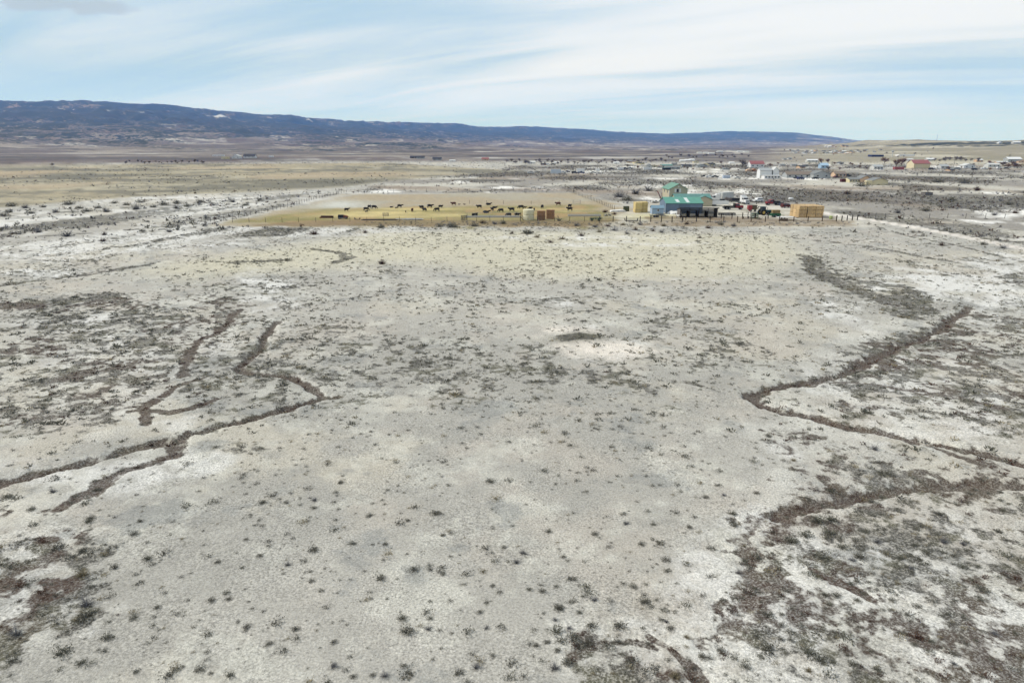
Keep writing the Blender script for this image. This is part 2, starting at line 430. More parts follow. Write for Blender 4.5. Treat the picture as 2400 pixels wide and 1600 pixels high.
# ------------------------------------------------------------------ ground colours
def ground_fields(x, y, z):
    r = np.hypot(x, y)
    def C(*c):
        return np.array(srgb(*c)) * 0.73
    def CW(*c):
        return np.array(srgb(*c)) * 0.97
    n_big = fbm(x, y, 26.0, 4, 101)
    n_mid = fbm(x, y, 7.0, 4, 102)
    n_sm = fbm(x, y, 1.6, 3, 103)
    n_far = fbm(x, y, 120.0, 5, 104)
    n_str = fbm(x, y, 45.0, 5, 105, 0.6)
    col = np.zeros(x.shape + (3,))
    veg = np.zeros(x.shape); brown = np.zeros(x.shape); crack = np.ones(x.shape); jun = np.zeros(x.shape)

    def lay(c, f):
        nonlocal col
        col = col * (1 - f[..., None]) + np.asarray(c) * f[..., None]

    # pale alkali flat: grey-green to cream to pinkish
    base = C(188, 183, 172)
    lay(base, np.ones(x.shape))
    lay(C(175, 171, 161), sstep(n_big, 0.45, 0.65) * 0.7)
    lay(C(202, 194, 177), sstep(fbm(x, y, 18.0, 6, 111, .62), 0.50, 0.66) * 0.8)
    lay(C(198, 189, 175), sstep(fbm(x, y, 11.0, 5, 112, .6), 0.52, 0.72) * 0.6)
    lay(CW(200, 197, 184), sstep(fbm(x, y, 5.0, 6, 116, .72), 0.50, 0.70) * 0.40)
    # smudges of grey ash-like crust
    lay(C(152, 152, 147), sstep(fbm(x, y, 5.5, 6, 113, .68), 0.60, 0.72) * 0.6)
    veg = veg + 0.16 + 0.30 * sstep(fbm(x, y, 14.0, 3, 114), 0.45, 0.65) * sstep(r, 50, 75)
    # the middle distance carries more tufts
    veg = veg + 0.10 * sstep(r, 62, 85) * (1 - sstep(r, 125, 150)) * sstep(n_big, 0.40, 0.60)

    cream = soft_poly(x, y, CREAM, 9.0)
    lay(CW(190, 183, 160), cream * (0.55 + 0.4 * n_mid))
    veg = veg * (1 - 0.55 * cream)

    # salt
    salt = np.zeros(x.shape)
    for (u, v, ru, rv, f) in [(2190, 650, 190, 42, 1.1), (2320, 690, 110, 40, .9), (2290, 600, 120, 20, .7), (620, 672, 62, 50, 1.0), (600, 640, 50, 30, .7), (1410, 800, 95, 22, .85),
                              (1345, 742, 50, 10, .9), (1280, 770, 40, 16, .6), (340, 965, 110, 22, .8), (450, 955, 60, 14, .8), (500, 790, 60, 40, .55),
                              (180, 1095, 190, 40, .9), (330, 1085, 70, 28, .9), (450, 1065, 90, 34, .8), (90, 625, 140, 10, 1.1), (1730, 1205, 70, 50, .8),
                              (1650, 1330, 100, 110, .95), (1950, 1330, 330, 170, 1.0), (2150, 1450, 320, 150, 1.0), (1500, 1480, 190, 90, .95), (1820, 1050, 120, 50, .55),
                              (700, 527, 230, 9, 1.2), (640, 535, 260, 12, .9), (210, 545, 320, 26, 1.0), (100, 575, 180, 22, .9), (330, 455, 330, 10, .55), (1450, 560, 200, 8, .5),
                              (1990, 765, 90, 22, .6), (2060, 870, 210, 60, .8), (1960, 700, 120, 40, .55), (2150, 950, 240, 60, .7), (1300, 690, 90, 14, .4), (1650, 640, 120, 8, .4),
                              (60, 1330, 130, 160, .8), (170, 1420, 90, 90, .8), (250, 780, 260, 90, .45), (1330, 545, 260, 10, .4)]:
        salt = np.maximum(salt, ellipse(x, y, u, v, ru, rv) * f)
    salt = np.clip(salt * 1.1 + (fbm(x, y, 4.0, 6, 117, .72) - .55) * 4.2 * (salt > .03), 0, 1) * sstep(salt, .03, .3)
    midsalt = soft_poly(x, y, MIDSALT, 4.0)
    salt = np.maximum(salt, midsalt * sstep(n_str * 0.6 + n_mid * 0.4, 0.46, 0.62) * .85)
    lay(CW(210, 207, 200), salt * (.60 + .25 * sstep(r, 90, 130)))
    # clean sand of the mound
    mound = np.clip(ellipse(x, y, 1400, 802, 95, 18) * 1.3 + ellipse(x, y, 1300, 765, 90, 22) * .6, 0, 1)
    mound = np.clip(mound * 1.2 + (fbm(x, y, 3.0, 5, 118, .7) - .5) * 1.6 * (mound > .05), 0, 1) * sstep(mound, .05, .35)
    lay(CW(218, 208, 194), mound * 0.9)
    veg = veg * (1 - 0.8 * mound)
    mtop = ellipse(x, y, 1322, 777, 62, 12)
    lay(C(120, 116, 100), np.clip(mtop * 1.6, 0, 1) * .8)

    # dense dark scrub
    rag = (n_mid - 0.5) * 16
    dl = soft_poly(x + rag, y + rag, DARK_L, 7.0)
    dbl = soft_poly(x + rag * .35, y + rag * .35, DARK_BL, 2.0)
    dr = soft_poly(x + rag * .5, y + rag * .5, DARK_R, 3.0)
    dr2 = soft_poly(x + rag, y + rag, DARK_R2, 6.0)
    db = soft_poly(x + rag * .25, y + rag * .25, DARK_B, 1.5)
    gw = soft_poly(x + rag * .4, y + rag * .4, GREENWASH, 3.0)
    veg = np.maximum(veg, dl * (0.64 + 0.30 * n_big))
    veg = np.maximum(veg, dbl * (0.52 + 0.25 * n_big))
    veg = np.maximum(veg, dr * (0.58 + 0.22 * n_big))
    veg = np.maximum(veg, dr2 * (0.60 + 0.25 * n_big))
    veg = np.maximum(veg, db * (0.66 + 0.2 * n_big))
    veg = np.maximum(veg, gw * (0.82 + 0.2 * n_mid))
    veg = np.maximum(veg, mtop * 1.5)
    for (u, v, ru, rv, f) in [(2330, 640, 60, 24, .9), (2300, 770, 110, 40, .75), (2280, 860, 90, 40, .6), (650, 710, 60, 30, .6), (1700, 700, 110, 14, .6), (1560, 685, 90, 8, .55),
                              (1650, 780, 60, 20, .3), (930, 690, 60, 10, .5), (880, 930, 60, 22, .45), (1290, 845, 120, 10, .75), (1180, 800, 90, 24, .5), (1900, 1220, 200, 50, .78),
                              (2000, 1280, 140, 50, .6), (2250, 1380, 100, 70, .5), (1840, 1340, 120, 50, .5), (2290, 1150, 130, 40, .7), (560, 1030, 120, 26, .6), (120, 900, 160, 60, .75), (180, 960, 160, 30, .75), (330, 770, 190, 60, .7), (1380, 1470, 100, 30, .8), (1440, 1540, 130, 40, .7)]:
        veg = np.maximum(veg, ellipse(x, y, u, v, ru, rv) * f)
    # brown mats inside the dark ground
    mat = sstep(fbm(x, y, 5.0, 4, 131), 0.48, 0.62)
    brown = np.maximum(brown, mat * np.clip(dl * .75 + dbl * 1.0 + dr * .7 + dr2 * .75 + db * .8, 0, 1))
    for (u, v, ru, rv, f) in [(1790, 1215, 70, 30, 1.0), (1720, 1290, 30, 60, .9), (2290, 780, 90, 26, .8), (2240, 830, 60, 24, .6), (390, 1042, 60, 18, 1.0), (500, 762, 34, 20, .9), (60, 1330, 70, 50, .9), (60, 1440, 60, 50, .6), (250, 910, 150, 50, .5)]:
        g = ellipse(x, y, u, v, ru, rv) * f
        brown = np.maximum(brown, g); veg = np.maximum(veg, g * .75)
    wd, wb, _ = wash_fields(x, y)
    brown = brown * (1 - wd) + wb * wd * (.78 + .22 * sstep(fbm(x, y, 3.5, 4, 133), .40, .56))
    veg = np.maximum(veg, wd * (0.95 + 0.35 * n_sm))
    # bare pale rim beside the brown washes
    lay(C(228, 224, 212), np.clip(sstep(brown, .05, .3) * (1 - sstep(brown, .4, .8)), 0, 1) * 0.4)

    # ------- beyond the flat
    mid = sstep(r, 225, 265)
    # left: bands of dark scrub across the salt
    p0 = np.array(flat(0, 594)); p1 = np.array(flat(571, 497)); dv = (p1 - p0) / np.linalg.norm(p1 - p0)
    al = x * dv[0] + y * dv[1]; ac_ = -x * dv[1] + y * dv[0]
    bands = fbm(al / 7.0, ac_, 11.0, 5, 145, .6)
    veg = np.maximum(veg, midsalt * (.12 + .85 * sstep(bands, .50, .62)))
    lay(C(170, 164, 152), midsalt * sstep(fbm(al / 6.0, ac_, 16.0, 5, 146, .6), .48, .60) * .75)
    # right: grey scrub with salt streaks
    pr = soft_poly(x, y, PANEL_R, 8.0)
    lay(C(158, 152, 142), pr)
    lay(C(202, 196, 182), pr * sstep(n_str, 0.46, 0.62))
    lay(CW(232, 228, 220), pr * sstep(fbm(x + 40, y * 1.0, 38.0, 5, 141, .6), 0.60, 0.69) * .85)
    lay(C(158, 140, 120), pr * sstep(fbm(x, y, 60.0, 4, 142), 0.58, 0.70) * .6)
    veg = np.where(pr > .02, veg * (1 - pr) + pr * (0.40 + 0.60 * sstep(fbm(x, y, 42.0, 4, 143), 0.40, 0.62)), veg)
    brown = brown * (1 - pr) + pr * .25 * n_big
    crack = crack * (1 - mid)
    # left: tan winter grass
    lg = soft_poly(x, y, LEFTGRASS, 10.0)
    lay(C(156, 148, 126), lg)
    lay(C(176, 164, 136), lg * sstep(n_far, 0.46, 0.62) * .9)
    lay(C(122, 118, 104), lg * sstep(fbm(x / 2.2, y, 60.0, 6, 151, .65), 0.50, 0.60) * .85)
    lay(C(196, 186, 160), lg * sstep(fbm(x / 2.5, y, 34.0, 5, 154, .65), 0.56, 0.64) * .6)
    lay(C(184, 164, 134), lg * sstep(fbm(x, y, 150.0, 3, 152), 0.58, 0.70) * .6)
    veg = veg * (1 - lg) + lg * (.16 + .46 * sstep(fbm(x / 3.0, y, 50.0, 5, 153, .6), .50, .62))
    # pasture
    ps = soft_poly(x + (n_mid - .5) * 16, y + (n_mid - .5) * 9 + (n_sm - .5) * 4, PASTURE, 4.0)
    lay(C(178, 163, 136), ps)
    lay(C(176, 170, 152), ps * sstep(fbm(x, y, 24.0, 4, 161), .45, .65) * .7)
    lay(C(206, 204, 192), ps * ellipse(x, y, 780, 470, 60, 12))
    pg = soft_poly(x + (n_str - .5) * 40, y + (n_mid - .5) * 26, PASTURE_GREEN, 7.0)
    lay(C(160, 146, 102), pg)
    lay(C(146, 138, 88), pg * sstep(n_mid * .5 + n_str * .5, .46, .58) * .8)
    lay(C(176, 148, 106), pg * sstep(fbm(x, y, 13.0, 4, 162), .54, .66) * .8)
    hay = np.zeros(x.shape)
    for (u, v, ru, rv, f) in [(880, 489, 110, 4.5, 1.1), (840, 494, 120, 5, 1.0), (960, 480, 110, 2.6, 1.1), (1020, 494, 60, 4, .9), (930, 498, 80, 4, .8), (1180, 481, 60, 1.8, .9), (1260, 481, 70, 2.0, .8), (1310, 485, 40, 2, .7), (1130, 501, 60, 3, .5)]:
        hay = np.maximum(hay, ellipse(x, y, u, v, ru, rv) * f)
    hay = np.clip(hay * (.45 + 1.1 * n_mid), 0, 1)
    lay(CW(194, 176, 124), hay * ps * .85)
    dirt = soft_poly(x + (n_mid - .5) * 12, y + (n_mid - .5) * 7, poly([(560, 519), (700, 508), (900, 503), (1090, 507), (1460, 505), (1480, 520)]), 2.5)
    lay(C(136, 116, 90), dirt * (.35 + .6 * n_mid))
    veg = veg * (1 - ps) + ps * .12
    brown = brown * (1 - ps)
    # yard
    yd = soft_poly(x + (n_mid - .5) * 14, y + (n_str - .5) * 16, YARD, 3.5)
    lay(CW(186, 180, 166), yd)
    lay(C(178, 170, 152), yd * sstep(n_mid, .48, .64) * .8)
    lay(C(214, 204, 160), yd * ellipse(x, y, 1500, 497, 70, 8))
    pen = soft_poly(x + (n_mid - .5) * 10, y + (n_mid - .5) * 5, poly([(1480, 519.5), (1490, 497), (1640, 495), (1800, 504), (1960, 506), (1960, 520)]), .8)
    lay(C(146, 126, 98), pen * (.45 + .5 * n_mid))
    veg = veg * (1 - yd * .92); brown = brown * (1 - yd)
    rd = 1 - sstep(line_dist(x, y, ROAD), 1.7, 2.4)
    lay(CW(205, 197, 186), rd)
    lay(C(188, 178, 163), rd * (1 - sstep(line_dist(x, y, ROAD), .0, .7)) * .6)
    veg = veg * (1 - rd)

    # ------- far country
    far = sstep(r, 930, 1150)
    fcol = np.zeros(col.shape) + C(116, 107, 102)
    def flay(c, f):
        nonlocal fcol
        fcol = fcol * (1 - f[..., None]) + np.asarray(c) * f[..., None]
    nf = fbm(x, y, 420.0, 6, 171, .6)
    flay(C(142, 133, 124), sstep(nf, .48, .62) * .8)
    flay(C(104, 90, 86), sstep(fbm(x, y, 260.0, 5, 172, .6), .54, .68) * .8)
    flay(C(205, 200, 190), sstep(fbm(x, y, 180.0, 5, 173, .6), .66, .76) * .8)
    flay(C(84, 79, 76), (1 - sstep(r, 2400, 3400)) * sstep(fbm(x / 2.0, y, 130.0, 6, 183, .65), .49, .58) * .75)
    flay(C(170, 160, 146), (1 - sstep(r, 3400, 4600)) * sstep(fbm(x / 1.6, y, 170.0, 6, 184, .65), .56, .64) * .6)
    right = sstep(np.arctan2(x, y), az_of(1750), az_of(2000))
    flay(C(176, 168, 140), right * (1 - sstep(r, 3500, 6000)) * .6)
    flay(C(206, 198, 178), right * sstep(fbm(x, y, 150.0, 5, 174, .6), .58, .70) * .7)
    zr = z / np.maximum(np.interp(np.arctan2(x, y), _AZS, _PT.max(1)), 90.0)
    wood = sstep(r, 1700, 2600) * sstep(fbm(x, y, 700.0, 5, 175, .55) + sstep(zr, .0, .22) * .30 - right * .4, .38, .58)
    jun = wood * (.62 + .38 * sstep(zr, .0, .3))
    hi = sstep(zr, .18, .55) * (1 - right)
    flay(C(50, 52, 52), hi * .92 * sstep(fbm(x, y, 420.0, 6, 176, .65) + hi * .22, .44, .60))
    # pale rock bands of the rim and old snow in the upper ravines
    band = np.abs(np.sin(z / 58.0 + nf * 2.0))
    flay(C(152, 128, 112), sstep(z, 250, 380) * sstep(band, .93, .99) * .8 * sstep(fbm(x, y, 800.0, 3, 177), .40, .6))
    flay(C(150, 136, 128), hi * sstep(fbm(x * .5, y * 1.3, 300.0, 5, 181, .65), .60, .70) * .75)
    flay(C(158, 140, 128), (1 - right) * sstep(zr, .80, .84) * (1 - sstep(zr, .91, .95)) * sstep(fbm(x, y, 900.0, 4, 182), .40, .52) * .9)
    snow = sstep(z, 250, 420) * sstep(fbm(x * .55 + y * .2, y, 210.0, 5, 178, .65), .665, .73)
    flay(CW(225, 228, 234), snow * .8)
    jun = jun * (1 - snow)
    col = col * (1 - far[..., None]) + fcol * far[..., None]
    veg = veg * (1 - far) + far * .25 * (1 - sstep(r, 2500, 4000)); brown = brown * (1 - far)
    jun = jun * far
    # plants gather in clumps
    cl = (fbm(x, y, 1.5, 4, 501, .68) - .5) * 1.7 + (fbm(x, y, 5.0, 3, 502) - .5) * .7
    veg = veg + cl * sstep(veg, .30, .58) * (1 - sstep(r, 200, 260)) * (1 - wd)
    # fine wash of tone everywhere
    tone = 0.90 + 0.20 * n_sm
    col = np.clip(col * tone[..., None], 0.01, 0.9)
    return col, np.clip(veg, 0, 1.2), np.clip(brown, 0, 1), np.clip(crack, 0, 1), np.clip(jun, 0, 1)


# ------------------------------------------------------------------ the ground sheet
def build_ground():
    fine = np.linspace(R(-47), R(47), 601)
    coarse = np.linspace(R(47), R(313), 64)[1:-1]
    az = np.concatenate([fine, coarse])
    vs = np.linspace(1680, 372, 500)
    ang = PITCH + np.arctan((vs - 800) / FPX)
    near = CAM_H / np.tan(ang)
    far = np.geomspace(near[-1] * 1.012, 24000, 210)
    rad = np.concatenate([[6, 14, 20], near[near > 22], far])
    A, RR = np.meshgrid(az, rad)
    x = (RR * np.sin(A)); y = (RR * np.cos(A))
    shp = x.shape
    x = x.ravel(); y = y.ravel()
    z = height(x, y)
    col, veg, brown, crack, jun = ground_fields(x, y, z)
    na, nr = len(az), len(rad)
    i = np.arange(nr - 1)[:, None] * na; j = np.arange(na)[None, :]
    j2 = (j + 1) % na
    quads = np.stack([i + j, i + na + j, i + na + j2, i + j2], -1).reshape(-1, 4)[:, ::-1]
    nv = len(x)
    verts = np.stack([x, y, z], 1)
    verts = np.vstack([verts, [[0, 0, 0.0]]])
    cap = np.array([[a, (a + 1) % na, nv] for a in range(na)])[:, ::-1]
    me = bpy.data.meshes.new('ground')
    me.vertices.add(nv + 1)
    me.vertices.foreach_set('co', verts.astype(np.float32).ravel())
    nq, nt = len(quads), len(cap)
    me.loops.add(nq * 4 + nt * 3)
    me.loops.foreach_set('vertex_index', np.concatenate([quads.ravel(), cap.ravel()]).astype(np.int32))
    me.polygons.add(nq + nt)
    ls = np.concatenate([np.arange(nq) * 4, nq * 4 + np.arange(nt) * 3])
    me.polygons.foreach_set('loop_start', ls.astype(np.int32))
    me.update(calc_edges=True)
    me.polygons.foreach_set('use_smooth', np.ones(nq + nt, bool))
    ca = me.attributes.new('gcol', 'FLOAT_COLOR', 'POINT')
    d = np.ones((nv + 1, 4), np.float32); d[:nv, :3] = col; d[nv, :3] = col[0]
    ca.data.foreach_set('color', d.ravel())
    cb = me.attributes.new('gmask', 'FLOAT_COLOR', 'POINT')
    d = np.zeros((nv + 1, 4), np.float32); d[:nv, 0] = veg; d[:nv, 1] = brown; d[:nv, 2] = jun; d[:nv, 3] = crack
    cb.data.foreach_set('color', d.ravel())
    me.validate()
    o = bpy.data.objects.new('ground', me)
    COL.objects.link(o)
    o['kind'] = 'structure'
    return o


def ground_material():
    m = bpy.data.materials.new('alkali_ground')
    m.use_nodes = True
    N = NT(m.node_tree)
    pos = N.n('ShaderNodeNewGeometry').outputs['Position']
    ac = N.n('ShaderNodeAttribute', {'attribute_name': 'gcol'}).outputs['Color']
    am = N.n('ShaderNodeAttribute', {'attribute_name': 'gmask'})
    sm = N.n('ShaderNodeSeparateColor', None, Color=am.outputs['Color'])
    veg, brown, jun, crack = sm.outputs[0], sm.outputs[1], sm.outputs[2], am.outputs['Alpha']
    # crust: grain and polygon cracks
    g1 = N.noise(pos, 6.5, 3.0, 0.8)
    g2 = N.noise(pos, 0.9, 3.0, 0.6)
    wob = N.n('ShaderNodeTexNoise', None, Vector=pos, Scale=2.5, Detail=1.0).outputs[1]
    wp = N.n('ShaderNodeVectorMath', {'operation': 'MULTIPLY_ADD'}, _0=wob, _1=(0.55, 0.55, 0.0), _2=pos).outputs[0]
    ed = N.voro(wp, 4.3, 'DISTANCE_TO_EDGE')
    line = N.smooth(ed.outputs[0], 0.0, 0.14, 1.0, 0.0)
    lf = N.math('MULTIPLY', line, N.math('MULTIPLY', crack, N.smooth(g2, 0.40, 0.65, 0.10, 0.70)))
    c = N.mix(lf, ac, N.mix(0.40, (0.10, 0.097, 0.088), ac))
    vary = N.smooth(N.noise(pos, 0.16, 2.0), 0.35, 0.65, 1.5, 3.0)
    tone = N.math('ADD', 0.77, N.math('ADD', N.math('MULTIPLY', N.math('SUBTRACT', g1, 0.5), vary), N.math('MULTIPLY', g2, 0.46)))
    tv = N.n('ShaderNodeCombineXYZ', None, X=tone, Y=tone, Z=tone).outputs[0]
    c = N.mix(1.0, c, tv, 'MULTIPLY')
    # low mat plants, too small to stand apart
    a = N.noise(pos, 0.80, 4.0, 0.66, 0.25)
    b = N.noise(pos, 0.20, 3.0, 0.55)
    f = N.math('ADD', N.math('MULTIPLY', a, 0.70), N.math('MULTIPLY', b, 0.30))
    t = N.math('SUBTRACT', 0.735, N.math('MULTIPLY', veg, 0.34))
    vm = N.smooth(N.math('SUBTRACT', f, t), -0.06, 0.07)
    fine = N.noise(pos, 7.0, 2.0, 0.75)
    vm = N.math('MULTIPLY', vm, N.smooth(fine, 0.34, 0.58, N.math('ADD', 0.30, N.math('MULTIPLY', brown, 0.36)), 1.0))
    dc = N.mix(g2, (0.040, 0.037, 0.032), (0.088, 0.083, 0.070))
    bc = N.mix(fine, (0.022, 0.013, 0.009), (0.072, 0.041, 0.027))
    olive = N.mix(g2, (0.062, 0.060, 0.040), (0.10, 0.092, 0.056))
    dc = N.mix(N.smooth(b, 0.5, 0.62), dc, olive)
    vc = N.mix(brown, dc, bc)
    c = N.mix(N.math('MULTIPLY', vm, 0.95), c, vc)
    # pinyon and juniper seen from kilometres away
    vo = N.voro(pos, 0.024, 'F1')
    vo2 = N.voro(pos, 0.055, 'F1')
    jn = N.noise(pos, 0.004, 4.0, 0.6)
    th = N.math('MULTIPLY', jun, N.smooth(jn, 0.30, 0.62, 0.28, 0.80))
    dm = N.math('MAXIMUM', N.smooth(N.math('SUBTRACT', vo.outputs[0], th), -0.05, 0.05, 1.0, 0.0),
                N.smooth(N.math('SUBTRACT', vo2.outputs[0], N.math('MULTIPLY', th, 0.9)), -0.05, 0.05, 1.0, 0.0))
    dm = N.math('MULTIPLY', dm, N.smooth(jun, 0.02, 0.12))
    c = N.mix(dm, c, (0.030, 0.036, 0.028))
    bump = N.n('ShaderNodeBump', None, Strength=0.7, Distance=0.10, Height=g1)
    bs = N.n('ShaderNodeBsdfPrincipled', None, Base__Color=c, Roughness=0.95, Normal=bump.outputs[0])
    bs.inputs['Specular IOR Level'].default_value = 0.15
    N.n('ShaderNodeOutputMaterial', None, Surface=bs.outputs[0])
    return m


GROUND = build_ground()
GROUND.data.materials.append(ground_material())


# ------------------------------------------------------------------ air
def build_haze():
    me = bpy.data.meshes.new('haze')
    bm = bmesh.new()
    bmesh.ops.create_cube(bm, size=1.0)
    z0, z1 = -130.0, 760.0
    for v in bm.verts:
        v.co = Vector((v.co.x * 49000, v.co.y * 49000, (z0 + z1) / 2 + v.co.z * (z1 - z0)))
    bm.to_mesh(me); bm.free()
    m = bpy.data.materials.new('thin_blue_air')
    m.use_nodes = True
    N = NT(m.node_tree)
    v = N.n('ShaderNodeVolumePrincipled', None, Color=(0.14, 0.36, 1.0, 1.0), Density=5.0e-5, Anisotropy=0.0)
    v.inputs['Absorption Color'].default_value = (1.0, 1.0, 1.0, 1.0)
    N.n('ShaderNodeOutputMaterial', None, Volume=v.outputs[0])
    me.materials.append(m)
    o = bpy.data.objects.new('haze', me)
    COL.objects.link(o)
    o['kind'] = 'stuff'
    o['label'] = 'thin blue haze over the plain and mesa'
    o['category'] = 'haze'
    return o


build_haze()

# ------------------------------------------------------------------ materials and mesh helpers
_MATS = {}
def mat(name, c, rough=0.8, var=0.12, scale=3.0, metal=0.0, spec=0.3, c2=None, rnd=0.0):
    """plain surface with a little procedural mottling"""
    if name in _MATS:
        return _MATS[name]
    g = sum(c) / 3.0
    c = tuple((v * .85 + g * .15) * .78 for v in c)
    c2 = tuple((v * .85 + g * .15) * .78 for v in c2) if c2 else None
    m = bpy.data.materials.new(name)
    m.use_nodes = True
    N = NT(m.node_tree)
    tcn = N.n('ShaderNodeTexCoord').outputs['Object']
    nz = N.noise(tcn, scale, 4.0, 0.6)
    a = tuple(v * (1 - var) for v in c); b = tuple(min(v * (1 + var), 0.95) for v in (c2 or c))
    cc = N.mix(N.smooth(nz, 0.3, 0.7), a, b)
    if rnd:
        k = N.math('ADD', 1.0 - rnd, N.math('MULTIPLY', N.n('ShaderNodeObjectInfo').outputs['Random'], 2 * rnd))
        cc = N.mix(1.0, cc, N.n('ShaderNodeCombineXYZ', None, X=k, Y=k, Z=k).outputs[0], 'MULTIPLY')
    bs = N.n('ShaderNodeBsdfPrincipled', None, Base__Color=cc, Roughness=rough, Metallic=metal)
    bs.inputs['Specular IOR Level'].default_value = spec
    N.n('ShaderNodeOutputMaterial', None, Surface=bs.outputs[0])
    _MATS[name] = m
    return m


def mat_tint(name, c_lo, c_hi, rough=0.9, attr='tint', trans=0.0):
    """surface whose tone runs between two colours by a stored random value"""
    m = bpy.data.materials.new(name)
    m.use_nodes = True
    N = NT(m.node_tree)
    at = N.n('ShaderNodeAttribute', {'attribute_name': attr}).outputs['Fac']
    oi = N.n('ShaderNodeObjectInfo').outputs['Random']
    f = N.math('ADD', N.math('MULTIPLY', at, 0.75), N.math('MULTIPLY', oi, 0.25))
    cc = N.mix(f, c_lo, c_hi)
    bs = N.n('ShaderNodeBsdfPrincipled', None, Base__Color=cc, Roughness=rough)
    bs.inputs['Specular IOR Level'].default_value = 0.1
    N.n('ShaderNodeOutputMaterial', None, Surface=bs.outputs[0])
    return m


def tri_mesh(name, V, tint=None):
    """V: (n,3,3) triangles"""
    V = np.asarray(V, np.float32)
    n = len(V)
    me = bpy.data.meshes.new(name)
    me.vertices.add(n * 3)
    me.vertices.foreach_set('co', V.ravel())
    me.loops.add(n * 3)
    me.loops.foreach_set('vertex_index', np.arange(n * 3, dtype=np.int32))
    me.polygons.add(n)
    me.polygons.foreach_set('loop_start', (np.arange(n) * 3).astype(np.int32))
    me.update(calc_edges=True)
    if tint is not None:
        a = me.attributes.new('tint', 'FLOAT', 'FACE')
        a.data.foreach_set('value', np.asarray(tint, np.float32))
    return me


def tag(o, label=None, cat=None, group=None, kind=None):
    if label: o['label'] = label
    if cat: o['category'] = cat
    if group: o['group'] = group
    if kind: o['kind'] = kind
    return o


# ------------------------------------------------------------------ plants
RNG = np.random.default_rng(7)
SAGE = mat_tint('grey_green_twigs', (0.055, 0.054, 0.042), (0.200, 0.195, 0.150))
DARKSCRUB = mat_tint('dark_grey_twigs', (0.060, 0.057, 0.046), (0.200, 0.190, 0.152))
RUST = mat_tint('rusty_brown_twigs', (0.032, 0.018, 0.013), (0.105, 0.058, 0.040))
STRAW = mat_tint('straw_twigs', (0.15, 0.125, 0.08), (0.34, 0.29, 0.19))
ASH = mat_tint('ash_grey_twigs', (0.085, 0.083, 0.083), (0.25, 0.245, 0.25))


def dome_tris(n, rng, flat_=0.62, size=0.13, twig=0.3, lump=0.25):
    """leafy dome of unit radius: short blades through the outer volume and thin twigs from the root"""
    nt = int(n * twig); nl = n - nt
    # lumps: the outline swells and shrinks with direction
    ph = rng.uniform(0, 6.28, 5); am = rng.uniform(-1, 1, 5) * lump
    def rad(az):
        return 1 + sum(am[k] * np.cos((k + 1) * az + ph[k]) for k in range(5)) / 1.6
    az = rng.uniform(0, 6.283, nl); el = np.arcsin(rng.uniform(0.0, 1.0, nl) ** 0.8)
    rr = rng.uniform(0.12, 1.0, nl) ** 0.6 * rad(az)
    P = np.stack([np.cos(az) * np.cos(el) * rr, np.sin(az) * np.cos(el) * rr, np.sin(el) * rr * flat_], 1)
    d = P / (np.linalg.norm(P, axis=1, keepdims=True) + 1e-6) + rng.normal(0, .5, (nl, 3)) + np.array([0, 0, .5])
    d /= np.linalg.norm(d, axis=1, keepdims=True)
    s = np.cross(d, rng.normal(0, 1, (nl, 3))); s /= np.linalg.norm(s, axis=1, keepdims=True)
    L = size * rng.uniform(.7, 1.7, (nl, 1)); w = size * rng.uniform(.35, .75, (nl, 1))
    T1 = np.stack([P - s * w - d * L * .5, P + s * w - d * L * .4, P + d * L], 1)
    az = rng.uniform(0, 6.283, nt); el = np.arcsin(rng.uniform(0.1, 1.0, nt))
    rr = rng.uniform(.75, 1.12, nt) * rad(az)
    tip = np.stack([np.cos(az) * np.cos(el) * rr, np.sin(az) * np.cos(el) * rr, np.sin(el) * rr * flat_], 1)
    b0 = np.stack([rng.normal(0, .09, nt), rng.normal(0, .09, nt), np.full(nt, -.03)], 1)
    s = np.cross(tip - b0, rng.normal(0, 1, (nt, 3))); s /= np.linalg.norm(s, axis=1, keepdims=True)
    T2 = np.stack([b0 - s * .035, b0 + s * .035, tip], 1)
    T = np.concatenate([T1, T2])
    T[:, :, 2] = np.maximum(T[:, :, 2], -0.04)
    tint = np.clip(np.concatenate([rng.uniform(.15, 1, nl), rng.uniform(0, .5, nt)]), 0, 1)
    return T, tint


def view_sample(n, r0, r1, rng, power=1.0, amax=45):
    """random places inside the field of view between two distances"""
    rr = (rng.uniform(r0 ** power, r1 ** power, n)) ** (1 / power)
    az = rng.uniform(R(-amax), R(amax), n)
    return rr * np.sin(az), rr * np.cos(az)


def scatter(name, x, y, size, protos, material, label, cat):
    """many plants nobody could count, as one mesh"""
    z = height(x, y)
    out = []; tin = []
    which = RNG.integers(0, len(protos), len(x))
    for k, (T, t) in enumerate(protos):
        idx = np.nonzero(which == k)[0]
        if not len(idx):
            continue
        a = RNG.uniform(0, 6.283, len(idx)); ca, sa = np.cos(a), np.sin(a)
        S = size[idx] * RNG.uniform(.85, 1.15, len(idx)); H = S * RNG.uniform(.75, 1.2, len(idx))
        X = (T[None, :, :, 0] * ca[:, None, None] - T[None, :, :, 1] * sa[:, None, None]) * S[:, None, None] + x[idx][:, None, None]
        Y = (T[None, :, :, 0] * sa[:, None, None] + T[None, :, :, 1] * ca[:, None, None]) * S[:, None, None] + y[idx][:, None, None]
        Z = T[None, :, :, 2] * H[:, None, None] + z[idx][:, None, None]
        out.append(np.stack([X, Y, Z], -1).reshape(-1, 3, 3))
        tin.append((t[None, :] * .6 + RNG.uniform(0, .4, len(idx))[:, None]).ravel())
    me = tri_mesh(name, np.concatenate(out), np.concatenate(tin))
    me.materials.append(material)
    o = bpy.data.objects.new(name, me)
    COL.objects.link(o)
    tag(o, label, cat, kind='stuff')
    return o


